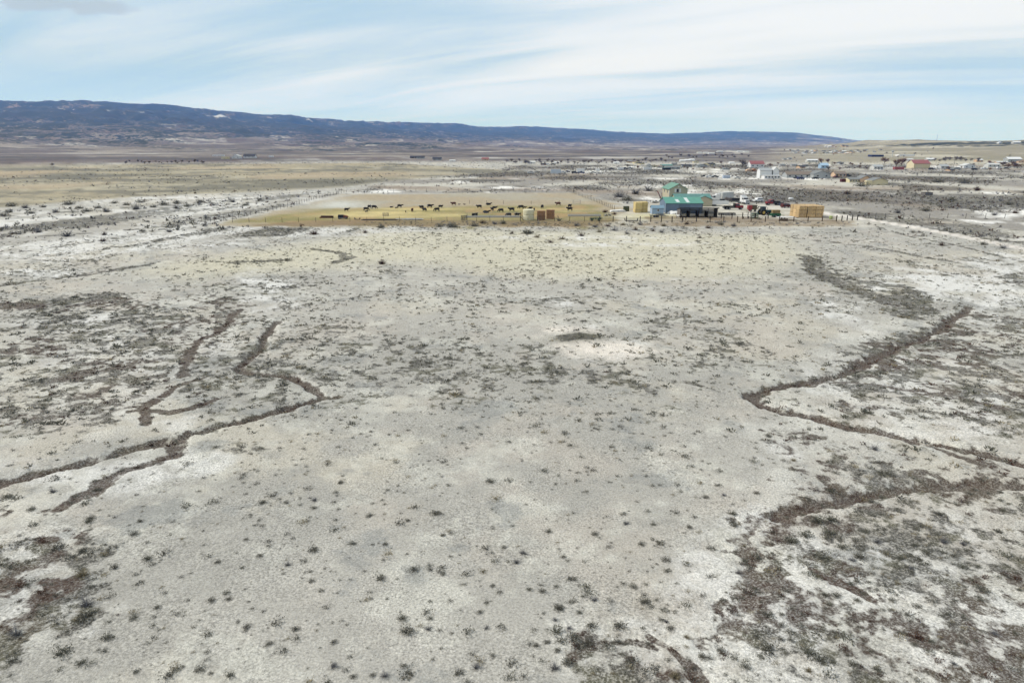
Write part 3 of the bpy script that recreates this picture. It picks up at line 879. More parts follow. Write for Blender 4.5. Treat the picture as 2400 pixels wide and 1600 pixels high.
# tufts on the near flat
def near_tufts():
    rng = RNG
    fine = [dome_tris(80, rng, .48, .115, .12, .5) for _ in range(12)]
    rough = [dome_tris(15, rng, .45, .30, .1, .4) for _ in range(9)]
    x, y = view_sample(160000, 27, 232, rng, 1.35)
    col, veg, brown, crack, jun = ground_fields(x, y, np.zeros_like(x))
    rr = np.hypot(x, y)
    clump = fbm(x, y, 9.0, 4, 301)
    p = .085 + .0 * sstep(rr, 60, 110) + (.05 + .15 * sstep(rr, 55, 90)) * sstep(clump, .45, .62) + .55 * sstep(veg, .40, .85)
    keep = rng.uniform(0, 1, len(x)) < p
    x, y, veg, brown, rr = x[keep], y[keep], veg[keep], brown[keep], rr[keep]
    s = rng.lognormal(-1.95, .62, len(x)) * (1 + .15 * sstep(rr, 60, 140))
    s = np.clip(s, .05, .55)
    isb = (rng.uniform(0, 1, len(x)) < brown * .8)
    drop = isb & (rng.uniform(0, 1, len(x)) < .2)
    isb &= ~drop; veg[drop] = -1
    kk = rng.uniform(0, 1, len(x))
    lite = (~isb) & (kk < .32)
    dry = (~isb) & (kk > .84)
    rest = ~(isb | lite | dry)
    rest &= veg >= 0; lite &= veg >= 0; dry &= veg >= 0
    nr = rr < 62
    print('tufts', len(x), nr.sum())
    for sel, mt, nm, lb, k in ((rest, DARKSCRUB, 'low_scrub', 'small dark grey scrub tufts scattered over the pale flat', 1.0),
                               (lite, SAGE, 'sage_tufts', 'small sage green tufts dotted over the pale flat', 1.1),
                               (dry, STRAW, 'dry_grass_tufts', 'straw coloured dry grass tufts on the pale flat', .9),
                               (isb, RUST, 'brown_mat_scrub', 'low brown scrub crowding the dark washes', .85)):
        q = sel & nr
        scatter(nm, x[q], y[q], s[q] * k, fine, mt, lb + ' in the foreground', 'scrub')
        q = sel & ~nr
        scatter(nm, x[q], y[q], s[q] * k, rough, mt, lb + ' farther off', 'scrub')


near_tufts()


def mid_scrub():
    rng = RNG
    protos = [dome_tris(16, rng, .8, .36, .2, .35) for _ in range(8)]
    x, y = view_sample(75000, 232, 1150, rng, 1.25, 40)
    z0 = np.zeros_like(x)
    col, veg, brown, crack, jun = ground_fields(x, y, z0)
    cl = fbm(x, y, 40.0, 4, 143)
    p = .05 + .70 * sstep(cl, .38, .58) * sstep(veg, .25, .7)
    ps = soft_poly(x, y, PASTURE, 1.0); yd = soft_poly(x, y, YARD, 2.0); rd = 1 - sstep(line_dist(x, y, ROAD), 2.2, 3)
    lg = soft_poly(x, y, LEFTGRASS, 10.0); ms = soft_poly(x, y, MIDSALT, 5.0)
    p = p * (1 - ps) * (1 - yd) * (1 - rd) * (1 - .6 * lg) + ms * .10
    keep = rng.uniform(0, 1, len(x)) < p * (1 - ps) * (1 - yd)
    x, y = x[keep], y[keep]
    s = np.clip(rng.lognormal(-.55, .38, len(x)), .25, 1.3)
    k = rng.uniform(0, 1, len(x))
    print('scrub', len(x))
    for lo, hi, m, nm, lb in ((0, .5, DARKSCRUB, 'greasewood_scrub', 'dark grey greasewood spread over the salt plain'), (.5, .82, ASH, 'ash_grey_scrub', 'ash grey leafless scrub spread over the salt plain'), (.82, 1.01, RUST, 'rusty_scrub', 'rusty brown dry scrub spread over the salt plain')):
        q = (k >= lo) & (k < hi)
        scatter(nm, x[q], y[q], s[q], protos, m, lb, 'scrub')


mid_scrub()


def fence_line_scrub():
    rng = RNG
    protos = [dome_tris(60, rng, .8, .14, .3, .4) for _ in range(6)]
    u = rng.uniform(840, 1990, 330); v = 520.5 + rng.exponential(6.0, 330)
    P = np.array([flat(a, b) for a, b in zip(u, v)])
    s = np.clip(rng.lognormal(-.65, .4, 330), .25, 1.1)
    k = rng.uniform(0, 1, 330)
    for lo, hi, m, nm, lb in ((0, .5, ASH, 'fence_line_scrub', 'grey scrub growing along the front of the corral fences'), (.5, .75, DARKSCRUB, 'fence_line_dark_scrub', 'dark scrub growing along the front of the corral fences'), (.75, 1.1, STRAW, 'fence_line_dry_weeds', 'straw coloured weeds along the front of the corral fences')):
        q = (k >= lo) & (k < hi)
        scatter(nm, P[q, 0], P[q, 1], s[q], protos, m, lb, 'scrub')


fence_line_scrub()

# ------------------------------------------------------------------ mesh builder
class MB:
    def __init__(self):
        self.v = []; self.f = []

    def add(self, vs, fs):
        b = len(self.v)
        self.v += [tuple(p) for p in vs]
        self.f += [tuple(b + i for i in f) for f in fs]
        return self

    def box(self, x0, x1, y0, y1, z0, z1, rz=0.0, at=(0, 0, 0), taper=1.0):
        cx, cy = (x0 + x1) / 2, (y0 + y1) / 2
        c, s = math.cos(rz), math.sin(rz)
        vs = []
        for z, t in ((z0, 1.0), (z1, taper)):
            for x, y in ((x0, y0), (x1, y0), (x1, y1), (x0, y1)):
                x = cx + (x - cx) * t; y = cy + (y - cy) * t
                vs.append((x * c - y * s + at[0], x * s + y * c + at[1], z + at[2]))
        return self.add(vs, [(3, 2, 1, 0), (4, 5, 6, 7), (0, 1, 5, 4), (1, 2, 6, 5), (2, 3, 7, 6), (3, 0, 4, 7)])

    def tube(self, p0, p1, r0, r1=None, n=6):
        r1 = r0 if r1 is None else r1
        p0 = Vector(p0); p1 = Vector(p1)
        d = (p1 - p0).normalized()
        a = d.orthogonal().normalized(); b = d.cross(a)
        vs = []
        for p, r in ((p0, r0), (p1, r1)):
            for k in range(n):
                t = 2 * math.pi * k / n
                vs.append(p + a * (r * math.cos(t)) + b * (r * math.sin(t)))
        fs = [(k, (k + 1) % n, n + (k + 1) % n, n + k) for k in range(n)]
        fs += [tuple(range(n - 1, -1, -1)), tuple(range(n, 2 * n))]
        return self.add(vs, fs)

    def prism(self, pts, d0, d1, axis='y'):
        """polygon pts (a, z) swept along axis from d0 to d1"""
        n = len(pts)
        vs = []
        for d in (d0, d1):
            for a, z in pts:
                vs.append((a, d, z) if axis == 'y' else (d, a, z))
        fs = [(k, (k + 1) % n, n + (k + 1) % n, n + k) for k in range(n)]
        fs += [tuple(range(n - 1, -1, -1)), tuple(range(n, 2 * n))]
        return self.add(vs, fs)

    def lathe(self, prof, n=20, at=(0, 0, 0), wob=0.0):
        vs = []; rng = random.Random(5)
        for r, z in prof:
            for k in range(n):
                t = 2 * math.pi * k / n
                q = r * (1 + rng.uniform(-wob, wob))
                vs.append((at[0] + q * math.cos(t), at[1] + q * math.sin(t), at[2] + z))
        fs = []
        for i in range(len(prof) - 1):
            for k in range(n):
                fs.append((i * n + k, i * n + (k + 1) % n, (i + 1) * n + (k + 1) % n, (i + 1) * n + k))
        fs += [tuple(range(n - 1, -1, -1)), tuple((len(prof) - 1) * n + k for k in range(n))]
        return self.add(vs, fs)

    def mesh(self, name):
        me = bpy.data.meshes.new(name)
        me.from_pydata(self.v, [], self.f)
        bm = bmesh.new(); bm.from_mesh(me)
        bmesh.ops.recalc_face_normals(bm, faces=bm.faces)
        bm.to_mesh(me); bm.free()
        return me

    def build(self, name, material, parent=None, smooth=False):
        me = self.mesh(name)
        me.materials.append(material)
        if smooth:
            me.polygons.foreach_set('use_smooth', np.ones(len(me.polygons), bool))
        return link(name, me, parent)


def link(name, me, parent=None, loc=None, rz=None):
    o = bpy.data.objects.new(name, me)
    COL.objects.link(o)
    if parent is not None:
        o.parent = parent
    if loc is not None:
        o.location = loc
    if rz is not None:
        o.rotation_euler = (0, 0, rz)
    return o


def thing(name, label, cat, loc=(0, 0, 0), rz=0.0, group=None):
    o = bpy.data.objects.new(name, None)
    COL.objects.link(o)
    o.location = loc; o.rotation_euler = (0, 0, rz)
    o.empty_display_size = 0.3
    return tag(o, label, cat, group)


def copy_thing(root, loc, rz, scale=1.0, label=None, cat=None, group=None):
    r = root.copy(); COL.objects.link(r)
    r.location = loc; r.rotation_euler = (0, 0, rz); r.scale = (scale,) * 3
    tag(r, label, cat, group)
    for ch in root.children:
        c = ch.copy(); COL.objects.link(c); c.parent = r
        for g in ch.children:
            d = g.copy(); COL.objects.link(d); d.parent = c
    return r


def px_size(p):
    """metres per photo pixel at a point"""
    return (p.y * math.cos(PITCH) + (CAM_H - p.z) * math.sin(PITCH)) / FPX


# ------------------------------------------------------------------ single shrubs
def shrub_mesh(kind, seed):
    rng = np.random.default_rng(seed)
    if kind == 'round':
        T, t = dome_tris(330, rng, .72, .080, .12, .35)
    elif kind == 'spread':
        T, t = dome_tris(330, rng, .50, .085, .14, .55)
    elif kind == 'wispy':
        T, t = dome_tris(210, rng, .95, .065, .45, .30)
    else:
        T, t = dome_tris(200, rng, .85, .075, .62, .25)
    return tri_mesh('shrub', T, t)


SHRUB_ME = {}
for kind, material, name in (('round', DARKSCRUB, 'dark'), ('spread', DARKSCRUB, 'darkspread'), ('round', SAGE, 'sage'), ('wispy', ASH, 'ash'),
                             ('wispy', RUST, 'rust'), ('tuft', STRAW, 'straw'), ('spread', SAGE, 'sagespread')):
    L = []
    for k in range(4):
        me = shrub_mesh(kind, 900 + k * 13 + len(SHRUB_ME))
        me.materials.append(material)
        L.append(me)
    SHRUB_ME[name] = L

# photo pixel, width in pixels, look
SHRUBS = [
    (316, 1255, 34, 'dark'), (347, 1314, 38, 'sage'), (194, 1294, 24, 'dark'), (204, 1420, 62, 'ash'), (577, 1267, 20, 'dark'), (609, 1304, 26, 'dark'),
    (735, 1290, 40, 'dark'), (736, 1192, 26, 'dark'), (730, 1364, 24, 'dark'), (753, 1386, 24, 'sage'), (495, 1411, 32, 'dark'), (531, 1392, 30, 'sage'),
    (369, 1426, 26, 'sage'), (316, 1450, 36, 'sagespread'), (250, 1498, 40, 'sage'), (578, 1472, 32, 'dark'), (558, 1459, 18, 'dark'), (692, 1477, 32, 'dark'),
    (633, 1510, 28, 'dark'), (782, 1505, 26, 'dark'), (468, 1573, 40, 'dark'), (495, 1580, 22, 'dark'), (541, 1586, 36, 'sage'), (782, 1562, 36, 'ash'),
    (190, 1557, 40, 'sagespread'), (146, 1532, 66, 'sagespread'), (194, 1352, 56, 'straw'), (40, 1490, 60, 'ash'), (136, 1285, 48, 'darkspread'), (670, 1180, 22, 'dark'),
    (1021, 1202, 44, 'darkspread'), (956, 1219, 22, 'dark'), (1038, 1253, 20, 'dark'), (902, 1275, 22, 'dark'), (827, 1275, 26, 'dark'), (970, 1335, 40, 'dark'),
    (1009, 1335, 18, 'dark'), (892, 1357, 28, 'darkspread'), (1038, 1345, 22, 'dark'), (1210, 1316, 32, 'ash'), (1180, 1280, 24, 'dark'), (1155, 1372, 24, 'dark'),
    (1240, 1380, 24, 'sage'), (1271, 1384, 30, 'dark'), (1303, 1372, 22, 'dark'), (1336, 1353, 28, 'darkspread'), (1320, 1300, 22, 'dark'), (1547, 1270, 38, 'darkspread'),
    (1504, 1272, 28, 'dark'), (1560, 1309, 34, 'dark'), (1394, 1248, 26, 'dark'), (1484, 1372, 30, 'dark'), (1512, 1408, 46, 'dark'), (1394, 1403, 32, 'ash'),
    (943, 1450, 40, 'sage'), (955, 1481, 56, 'dark'), (1004, 1474, 28, 'ash'), (1140, 1471, 26, 'ash'), (1008, 1449, 24, 'sage'), (1358, 1435, 24, 'sage'),
    (1385, 1467, 46, 'dark'), (1303, 1481, 52, 'sage'), (1344, 1495, 52, 'darkspread'), (1256, 1512, 26, 'dark'), (1283, 1505, 26, 'dark'), (1451, 1467, 50, 'dark'),
    (1378, 1505, 40, 'darkspread'), (1307, 1525, 30, 'dark'), (1077, 1576, 34, 'dark'), (1116, 1563, 36, 'ash'), (902, 1583, 36, 'ash'), (827, 1586, 26, 'dark'),
    (873, 1581, 24, 'dark'), (1155, 1535, 24, 'dark'), (1300, 1566, 50, 'ash'), (1330, 1556, 40, 'dark'), (946, 1559, 26, 'dark'), (1582, 1586, 44, 'straw'),
    (1654, 1163, 24, 'dark'), (1615, 1233, 24, 'dark'), (2056, 1267, 34, 'ash'), (2144, 1275, 34, 'darkspread'), (2212, 1267, 46, 'ash'), (1853, 1267, 56, 'sage'),
    (1886, 1253, 50, 'sage'), (1916, 1219, 54, 'sage'), (1950, 1216, 50, 'sage'), (1943, 1246, 48, 'sagespread'), (1974, 1280, 44, 'sage'), (1933, 1307, 56, 'sagespread'),
    (2018, 1304, 50, 'darkspread'), (2300, 1375, 52, 'darkspread'), (1960, 1396, 36, 'dark'), (2008, 1406, 30, 'dark'), (1800, 1440, 46, 'darkspread'), (1855, 1481, 44, 'darkspread'),
    (1800, 1522, 70, 'darkspread'), (1896, 1528, 62, 'sage'), (1923, 1545, 52, 'sage'), (1746, 1562, 44, 'dark'), (1896, 1570, 34, 'straw'), (1688, 1522, 34, 'dark'),
    (1648, 1539, 40, 'darkspread'), (2001, 1556, 40, 'darkspread'), (2056, 1566, 40, 'sagespread'), (2090, 1405, 30, 'dark'), (2150, 1420, 34, 'darkspread'), (2235, 1300, 30, 'dark'),
    (2340, 1240, 36, 'darkspread'), (2200, 1200, 30, 'dark'), (2070, 1160, 30, 'sage'), (1730, 1340, 30, 'ash'), (2330, 1480, 34, 'ash'), (2180, 1500, 30, 'sage'),
    (1860, 1075, 24, 'straw'), (2050, 1050, 34, 'ash'), (1800, 1020, 26, 'dark'), (1610, 1490, 30, 'straw'), (1745, 1275, 20, 'straw'), (1918, 1350, 20, 'straw'),
    # middle ground
    (895, 618, 30, 'rust'), (1290, 567, 20, 'rust'), (1237, 548, 38, 'darkspread'), (1363, 553, 22, 'rust'), (242, 566, 28, 'rust'), (2207, 577, 24, 'rust'), (893, 535, 24, 'dark'),
    (735, 549, 30, 'rust'), (856, 546, 20, 'rust'), (1060, 533, 44, 'darkspread'), (1030, 532, 26, 'sage'), (1112, 530, 26, 'dark'), (1200, 548, 16, 'rust'), (1318, 560, 20, 'straw'),
    (1405, 543, 20, 'straw'), (1440, 540, 24, 'ash'), (1258, 556, 22, 'straw'), (1460, 527, 20, 'straw'), (1490, 538, 20, 'rust'), (1556, 530, 22, 'straw'), (1610, 526, 20, 'rust'),
    (1550, 545, 18, 'ash'), (1640, 558, 16, 'rust'), (1720, 530, 20, 'ash'), (1395, 532, 22, 'ash'), (1350, 529, 22, 'ash'), (1130, 523, 20, 'rust'), (1160, 526, 20, 'ash'), (1180, 525, 22, 'sage'),
    (1425, 530, 18, 'rust'), (1470, 548, 20, 'ash'), (1500, 527, 18, 'ash'), (1530, 541, 16, 'rust'), (1580, 541, 18, 'ash'), (1660, 535, 20, 'rust'), (1690, 527, 22, 'dark'),
    (28, 484, 28, 'dark'), (60, 488, 28, 'ash'), (102, 486, 20, 'dark'), (160, 480, 34, 'dark'), (187, 489, 24, 'dark'), (203, 496, 26, 'dark'), (71, 501, 26, 'dark'), (20, 498, 24, 'dark'),
    (318, 491, 34, 'ash'), (268, 477, 22, 'dark'), (296, 481, 22, 'dark'), (330, 475, 24, 'dark'), (383, 480, 26, 'dark'), (416, 478, 24, 'dark'), (413, 489, 22, 'ash'), (470, 475, 24, 'dark'),
    (546, 474, 24, 'ash'), (334, 543, 22, 'dark'), (158, 554, 40, 'ash'), (245, 551, 24, 'rust'), (398, 544, 26, 'ash'), (230, 488, 22, 'dark'), (250, 497, 30, 'ash'), (130, 497, 20, 'ash'),
    (360, 486, 20, 'dark'), (440, 485, 22, 'dark'), (500, 482, 20, 'ash'), (5, 506, 26, 'dark'), (575, 482, 20, 'dark'), (90, 545, 26, 'ash'), (30, 548, 22, 'dark'),
    (2105, 500, 24, 'ash'), (2170, 495, 32, 'dark'), (2290, 447, 26, 'rust'), (2330, 505, 22, 'ash'), (2230, 470, 24, 'dark'), (2380, 500, 26, 'rust'), (2365, 480, 22, 'dark'), (2305, 575, 22, 'dark'),
    (2140, 545, 16, 'dark'), (1985, 455, 22, 'rust'), (2350, 583, 26, 'ash'), (2020, 437, 40, 'dark'), (2260, 430, 30, 'dark'), (2200, 428, 30, 'dark'), (1560, 450, 24, 'ash'), (1490, 455, 40, 'ash'),
    (1544, 505, 18, 'dark'), (1552, 505, 14, 'dark'), (1535, 476, 14, 'dark'), (1418, 498, 22, 'rust'), (1665, 512, 14, 'dark'), (1440, 503, 16, 'rust'), (1780, 515, 14, 'sage'),
    (1450, 462, 40, 'ash'), (1470, 470, 34, 'dark'), (1520, 448, 36, 'ash'),
]
SHRUB_WORD = {'dark': 'dark grey rounded shrub', 'darkspread': 'dark low spreading shrub', 'sage': 'sage green rounded shrub', 'ash': 'ash grey twiggy shrub',
              'rust': 'rusty brown dry shrub', 'straw': 'straw coloured stalk clump', 'sagespread': 'sage green low spreading shrub'}
LANDMARKS = [
    (120, 1300, 'beside the brown patch at the left edge'), (120, 1520, 'in the bottom left corner'), (330, 1300, 'on the bare flat left of centre'), (330, 1480, 'along the bottom edge at left'),
    (650, 1280, 'right of the left brown patch'), (620, 1500, 'at the bottom, left of centre'), (950, 1260, 'on the flat above the big pair'), (960, 1470, 'near the big shrub pair'),
    (1230, 1320, 'on the central flat'), (1330, 1480, 'around the dark thicket near bottom centre'), (1330, 1570, 'on the bottom edge below the dark thicket'), (1530, 1300, 'on the pale flat left of the right wash'),
    (1560, 1450, 'left of the brown wash foot'), (1850, 1250, 'inside the brown scrub patch at right'), (1800, 1480, 'below the brown wash at right'), (1900, 1560, 'at the bottom edge right of the wash'),
    (2150, 1270, 'on the white ground at right'), (2250, 1420, 'on the white ground near the right edge'), (2150, 1530, 'in the bottom right corner'), (1900, 1060, 'below the forked wash at right'),
    (2300, 1120, 'above the right edge wash'), (900, 600, 'on the mid flat near the dark loop'), (220, 555, 'on the white salt at far left'), (120, 487, 'on the far left plain'),
    (400, 480, 'on the plain left of the pasture fence'), (840, 540, 'below the front wire fence of the pasture'), (1120, 528, 'below the left corral'), (1270, 553, 'on the cream sand below the brown bales'),
    (1430, 535, 'on cream sand below the dark rails'), (1640, 535, 'on the cream sand below the shelter'), (2250, 575, 'beside the near gravel track'), (2200, 480, 'on the scrub plain beyond the track'),
    (2300, 440, 'on the scrub plain below the town'), (1490, 458, 'in the grey scrub left of the tan house'), (2020, 445, 'below the yellow house'),
]
srng = random.Random(12)
_SH = []
def add_shrub(u, v, w, kind):
    p = gp(u, v)
    rad = w * px_size(p) * (.42 if v > 700 else .5)
    me = srng.choice(SHRUB_ME[kind])
    o = link('shrub', me, None, p - Vector((0, 0, .02)), srng.uniform(0, 6.28))
    o.scale = (rad, rad * srng.uniform(.85, 1.15), rad * srng.uniform(.85, 1.15))
    place = min(LANDMARKS, key=lambda L: ((L[0] - u) / 2) ** 2 + ((L[1] - v) * (1 if v > 700 else 3)) ** 2)[2]
    _SH.append((kind, place, u, o))


for u, v, w, kind in SHRUBS:
    add_shrub(u, v, w, kind)
nsh = len(SHRUBS)
while nsh < 290:
    u, v = srng.uniform(0, 2400), srng.uniform(1120, 1590)
    if srng.random() > .35 and not (u < 230 or u > 1640 or (u > 1250 and v > 1420)):
        continue
    add_shrub(u, v, srng.uniform(18, 34), srng.choice(['dark', 'dark', 'darkspread', 'sage', 'sagespread', 'ash']))
    nsh += 1
ORD = ['leftmost', 'second from left', 'third from left', 'fourth from left', 'fifth from left', 'sixth from left', 'seventh from left', 'eighth from left', 'ninth from left', 'tenth from left', 'eleventh from left', 'twelfth from left']
_by = {}
for kind, place, u, o in _SH:
    _by.setdefault((kind, place), []).append((u, o))
for (kind, place), L in _by.items():
    L.sort(key=lambda q: q[0])
    for i, (u, o) in enumerate(L):
        lb = SHRUB_WORD[kind] + ' ' + place
        if len(L) > 1:
            lb += ', ' + ORD[min(i, len(ORD) - 1)]
        tag(o, lb, 'shrub', 'single shrubs on the pale ground')

# ------------------------------------------------------------------ ranch materials
def S(*c):
    return srgb(*c)


TEAL = mat('teal_metal_roof', S(92, 160, 140), .55, .06, .6, spec=.3)
TEALDK = mat('weathered_green_roof', S(92, 140, 132), .7, .10, .8)
GREENRF = mat('green_house_roof', S(104, 150, 128), .7, .08, 1.2)
BARNBL = mat('slate_blue_metal_wall', S(108, 130, 152), .6, .08, .8)
SHEDBL = mat('pale_blue_boards', S(150, 178, 208), .75, .06, 2)
SHEDRF = mat('blue_grey_roof', S(118, 150, 168), .7, .08, 2)
TAN = mat('tan_siding', S(190, 180, 150), .8, .05, 2)
CREAMW = mat('cream_siding', S(222, 208, 168), .8, .05, 2)
WHITE = mat('white_paint', S(232, 232, 230), .6, .04, 2)
OFFWH = mat('dull_white_paint', S(205, 205, 200), .7, .07, 2)
GLASS = mat('dark_glass', S(36, 42, 50), .15, .1, 2, spec=.6)
BLACK = mat('black_steel', S(32, 32, 34), .6, .2, 3)
RUBBER = mat('tyre_rubber', S(30, 30, 30), .85, .15, 6)
DKWOOD = mat('dark_weathered_wood', S(66, 58, 52), .9, .2, 5)
GREYWD = mat('grey_weathered_boards', S(122, 116, 112), .9, .15, 3)
DKROOF = mat('dark_tin_roof', S(52, 54, 62), .55, .12, 2)
RAILBR = mat('brown_rail', S(150, 116, 86), .85, .12, 3)
STEEL = mat('galvanised_steel', S(164, 166, 168), .5, .1, 4, metal=.4)
RED = mat('dark_red_paint', S(140, 34, 40), .45, .12, 2)
REDBR = mat('bright_red_paint', S(160, 50, 48), .5, .1, 2)
GREEN = mat('machine_green', S(38, 96, 58), .5, .12, 3)
DKGREEN = mat('dark_teal_machine_paint', S(44, 78, 78), .5, .15, 3)
RUSTY = mat('rusty_steel', S(132, 78, 54), .9, .2, 4)
GREYST = mat('grey_steel', S(110, 110, 112), .6, .15, 4)
HAYL = mat('golden_hay', S(206, 180, 112), .95, .16, 6, c2=S(222, 196, 128), rnd=.2)
HAYO = mat('orange_tan_hay', S(196, 158, 106), .95, .2, 4, c2=S(214, 182, 128), rnd=.2)
HAYB = mat('brown_old_hay', S(160, 118, 82), .95, .16, 6, rnd=.2)
HAYC = mat('cream_straw', S(224, 216, 178), .95, .12, 5)
HAYG = mat('dark_green_hay', S(86, 92, 62), .95, .15, 6)
TARP = mat('white_tarp', S(228, 226, 220), .8, .06, 2)
CONC = mat('pale_concrete', S(196, 192, 184), .9, .08, 3)
ROOFBR = mat('brown_shingles', S(132, 118, 104), .9, .1, 3)
ROOFGR = mat('grey_shingles', S(128, 130, 128), .9, .1, 3)
ROOFRD = mat('red_metal_roof', S(154, 88, 86), .6, .08, 1)
ROOFDK = mat('charcoal_shingles', S(66, 66, 70), .9, .12, 3)
PEACH = mat('peach_stucco', S(216, 180, 144), .85, .06, 2)
YELLOW = mat('pale_yellow_siding', S(226, 212, 168), .8, .05, 2)
GREYW = mat('grey_siding', S(168, 172, 172), .8, .06, 2)
BLUEW = mat('light_blue_siding', S(160, 190, 214), .8, .06, 2)
MAROON = mat('maroon_container_paint', S(88, 30, 30), .6, .12, 2)
ORANGE = mat('orange_tarp', S(178, 126, 86), .8, .12, 2)
NAVY = mat('navy_paint', S(40, 52, 96), .5, .1, 2)
WIRE = mat('dull_wire', S(98, 98, 98), .6, .1, 4)
COWBL = mat('black_hide', S(30, 26, 25), .75, .2, 5)
COWRD = mat('red_brown_hide', S(84, 44, 32), .75, .15, 5)
COWWH = mat('white_hide', S(226, 222, 212), .8, .06, 5)


# ------------------------------------------------------------------ buildings
def gable(t, w, d, eave, ridge, wall_m, roof_m, along='x', y0=0.0, x0=None, over=.35, thick=.16, wall_name='wall', roof_name='roof'):
    """walls with gable ends and two roof slopes; front face on y0, width w centred on x0"""
    x0 = 0.0 if x0 is None else x0
    m = MB()
    if along == 'x':      # ridge runs across the view
        m.prism([(y0, -.6), (y0 + d, -.6), (y0 + d, eave), (y0 + d / 2, ridge), (y0, eave)], x0 - w / 2, x0 + w / 2, 'x')
    else:
        m.prism([(x0 - w / 2, -.6), (x0 + w / 2, -.6), (x0 + w / 2, eave), (x0, ridge), (x0 - w / 2, eave)], y0, y0 + d, 'y')
    wall = m.build(wall_name, wall_m, t)
    half = d / 2 if along == 'x' else w / 2
    k = (ridge - eave) / half
    roof = None
    for s in (-1, 1):
        r = MB()
        mid = y0 + d / 2 if along == 'x' else x0
        a0 = mid; a1 = mid + s * (half + over)
        z0 = ridge + .03; z1 = ridge - k * (half + over) + .03
        pts = [(a0, z0), (a1, z1), (a1, z1 + thick), (a0, z0 + thick)]
        if along == 'x':
            r.prism(pts, x0 - w / 2 - over, x0 + w / 2 + over, 'x')
        else:
            r.prism(pts, y0 - over, y0 + d + over, 'y')
        roof = r.build(roof_name, roof_m, t)
    return wall, roof


def window(t, x, z, w, h, y=0.0, frame=None, face='y'):
    f = MB()
    if face == 'y':
        f.box(x - w / 2 - .09, x + w / 2 + .09, y - .06, y + .04, z - .09, z + h + .09)
    else:
        f.box(y - .06, y + .04, x - w / 2 - .09, x + w / 2 + .09, z - .09, z + h + .09)
    o = f.build('window', frame or WHITE, t)
    p = MB()
    if face == 'y':
        p.box(x - w / 2, x + w / 2, y - .09, y - .055, z, z + h)
    else:
        p.box(y - .09, y - .055, x - w / 2, x + w / 2, z, z + h)
    p.build('pane', GLASS, o)
    return o


def door(t, x, w=.95, h=2.05, y=0.0, m=None):
    d = MB().box(x - w / 2, x + w / 2, y - .07, y + .03, -.1, h).build('door', m or OFFWH, t)
    MB().box(x + w * .3, x + w * .38, y - .13, y - .07, 1.0, 1.1).build('handle', BLACK, d)
    return d


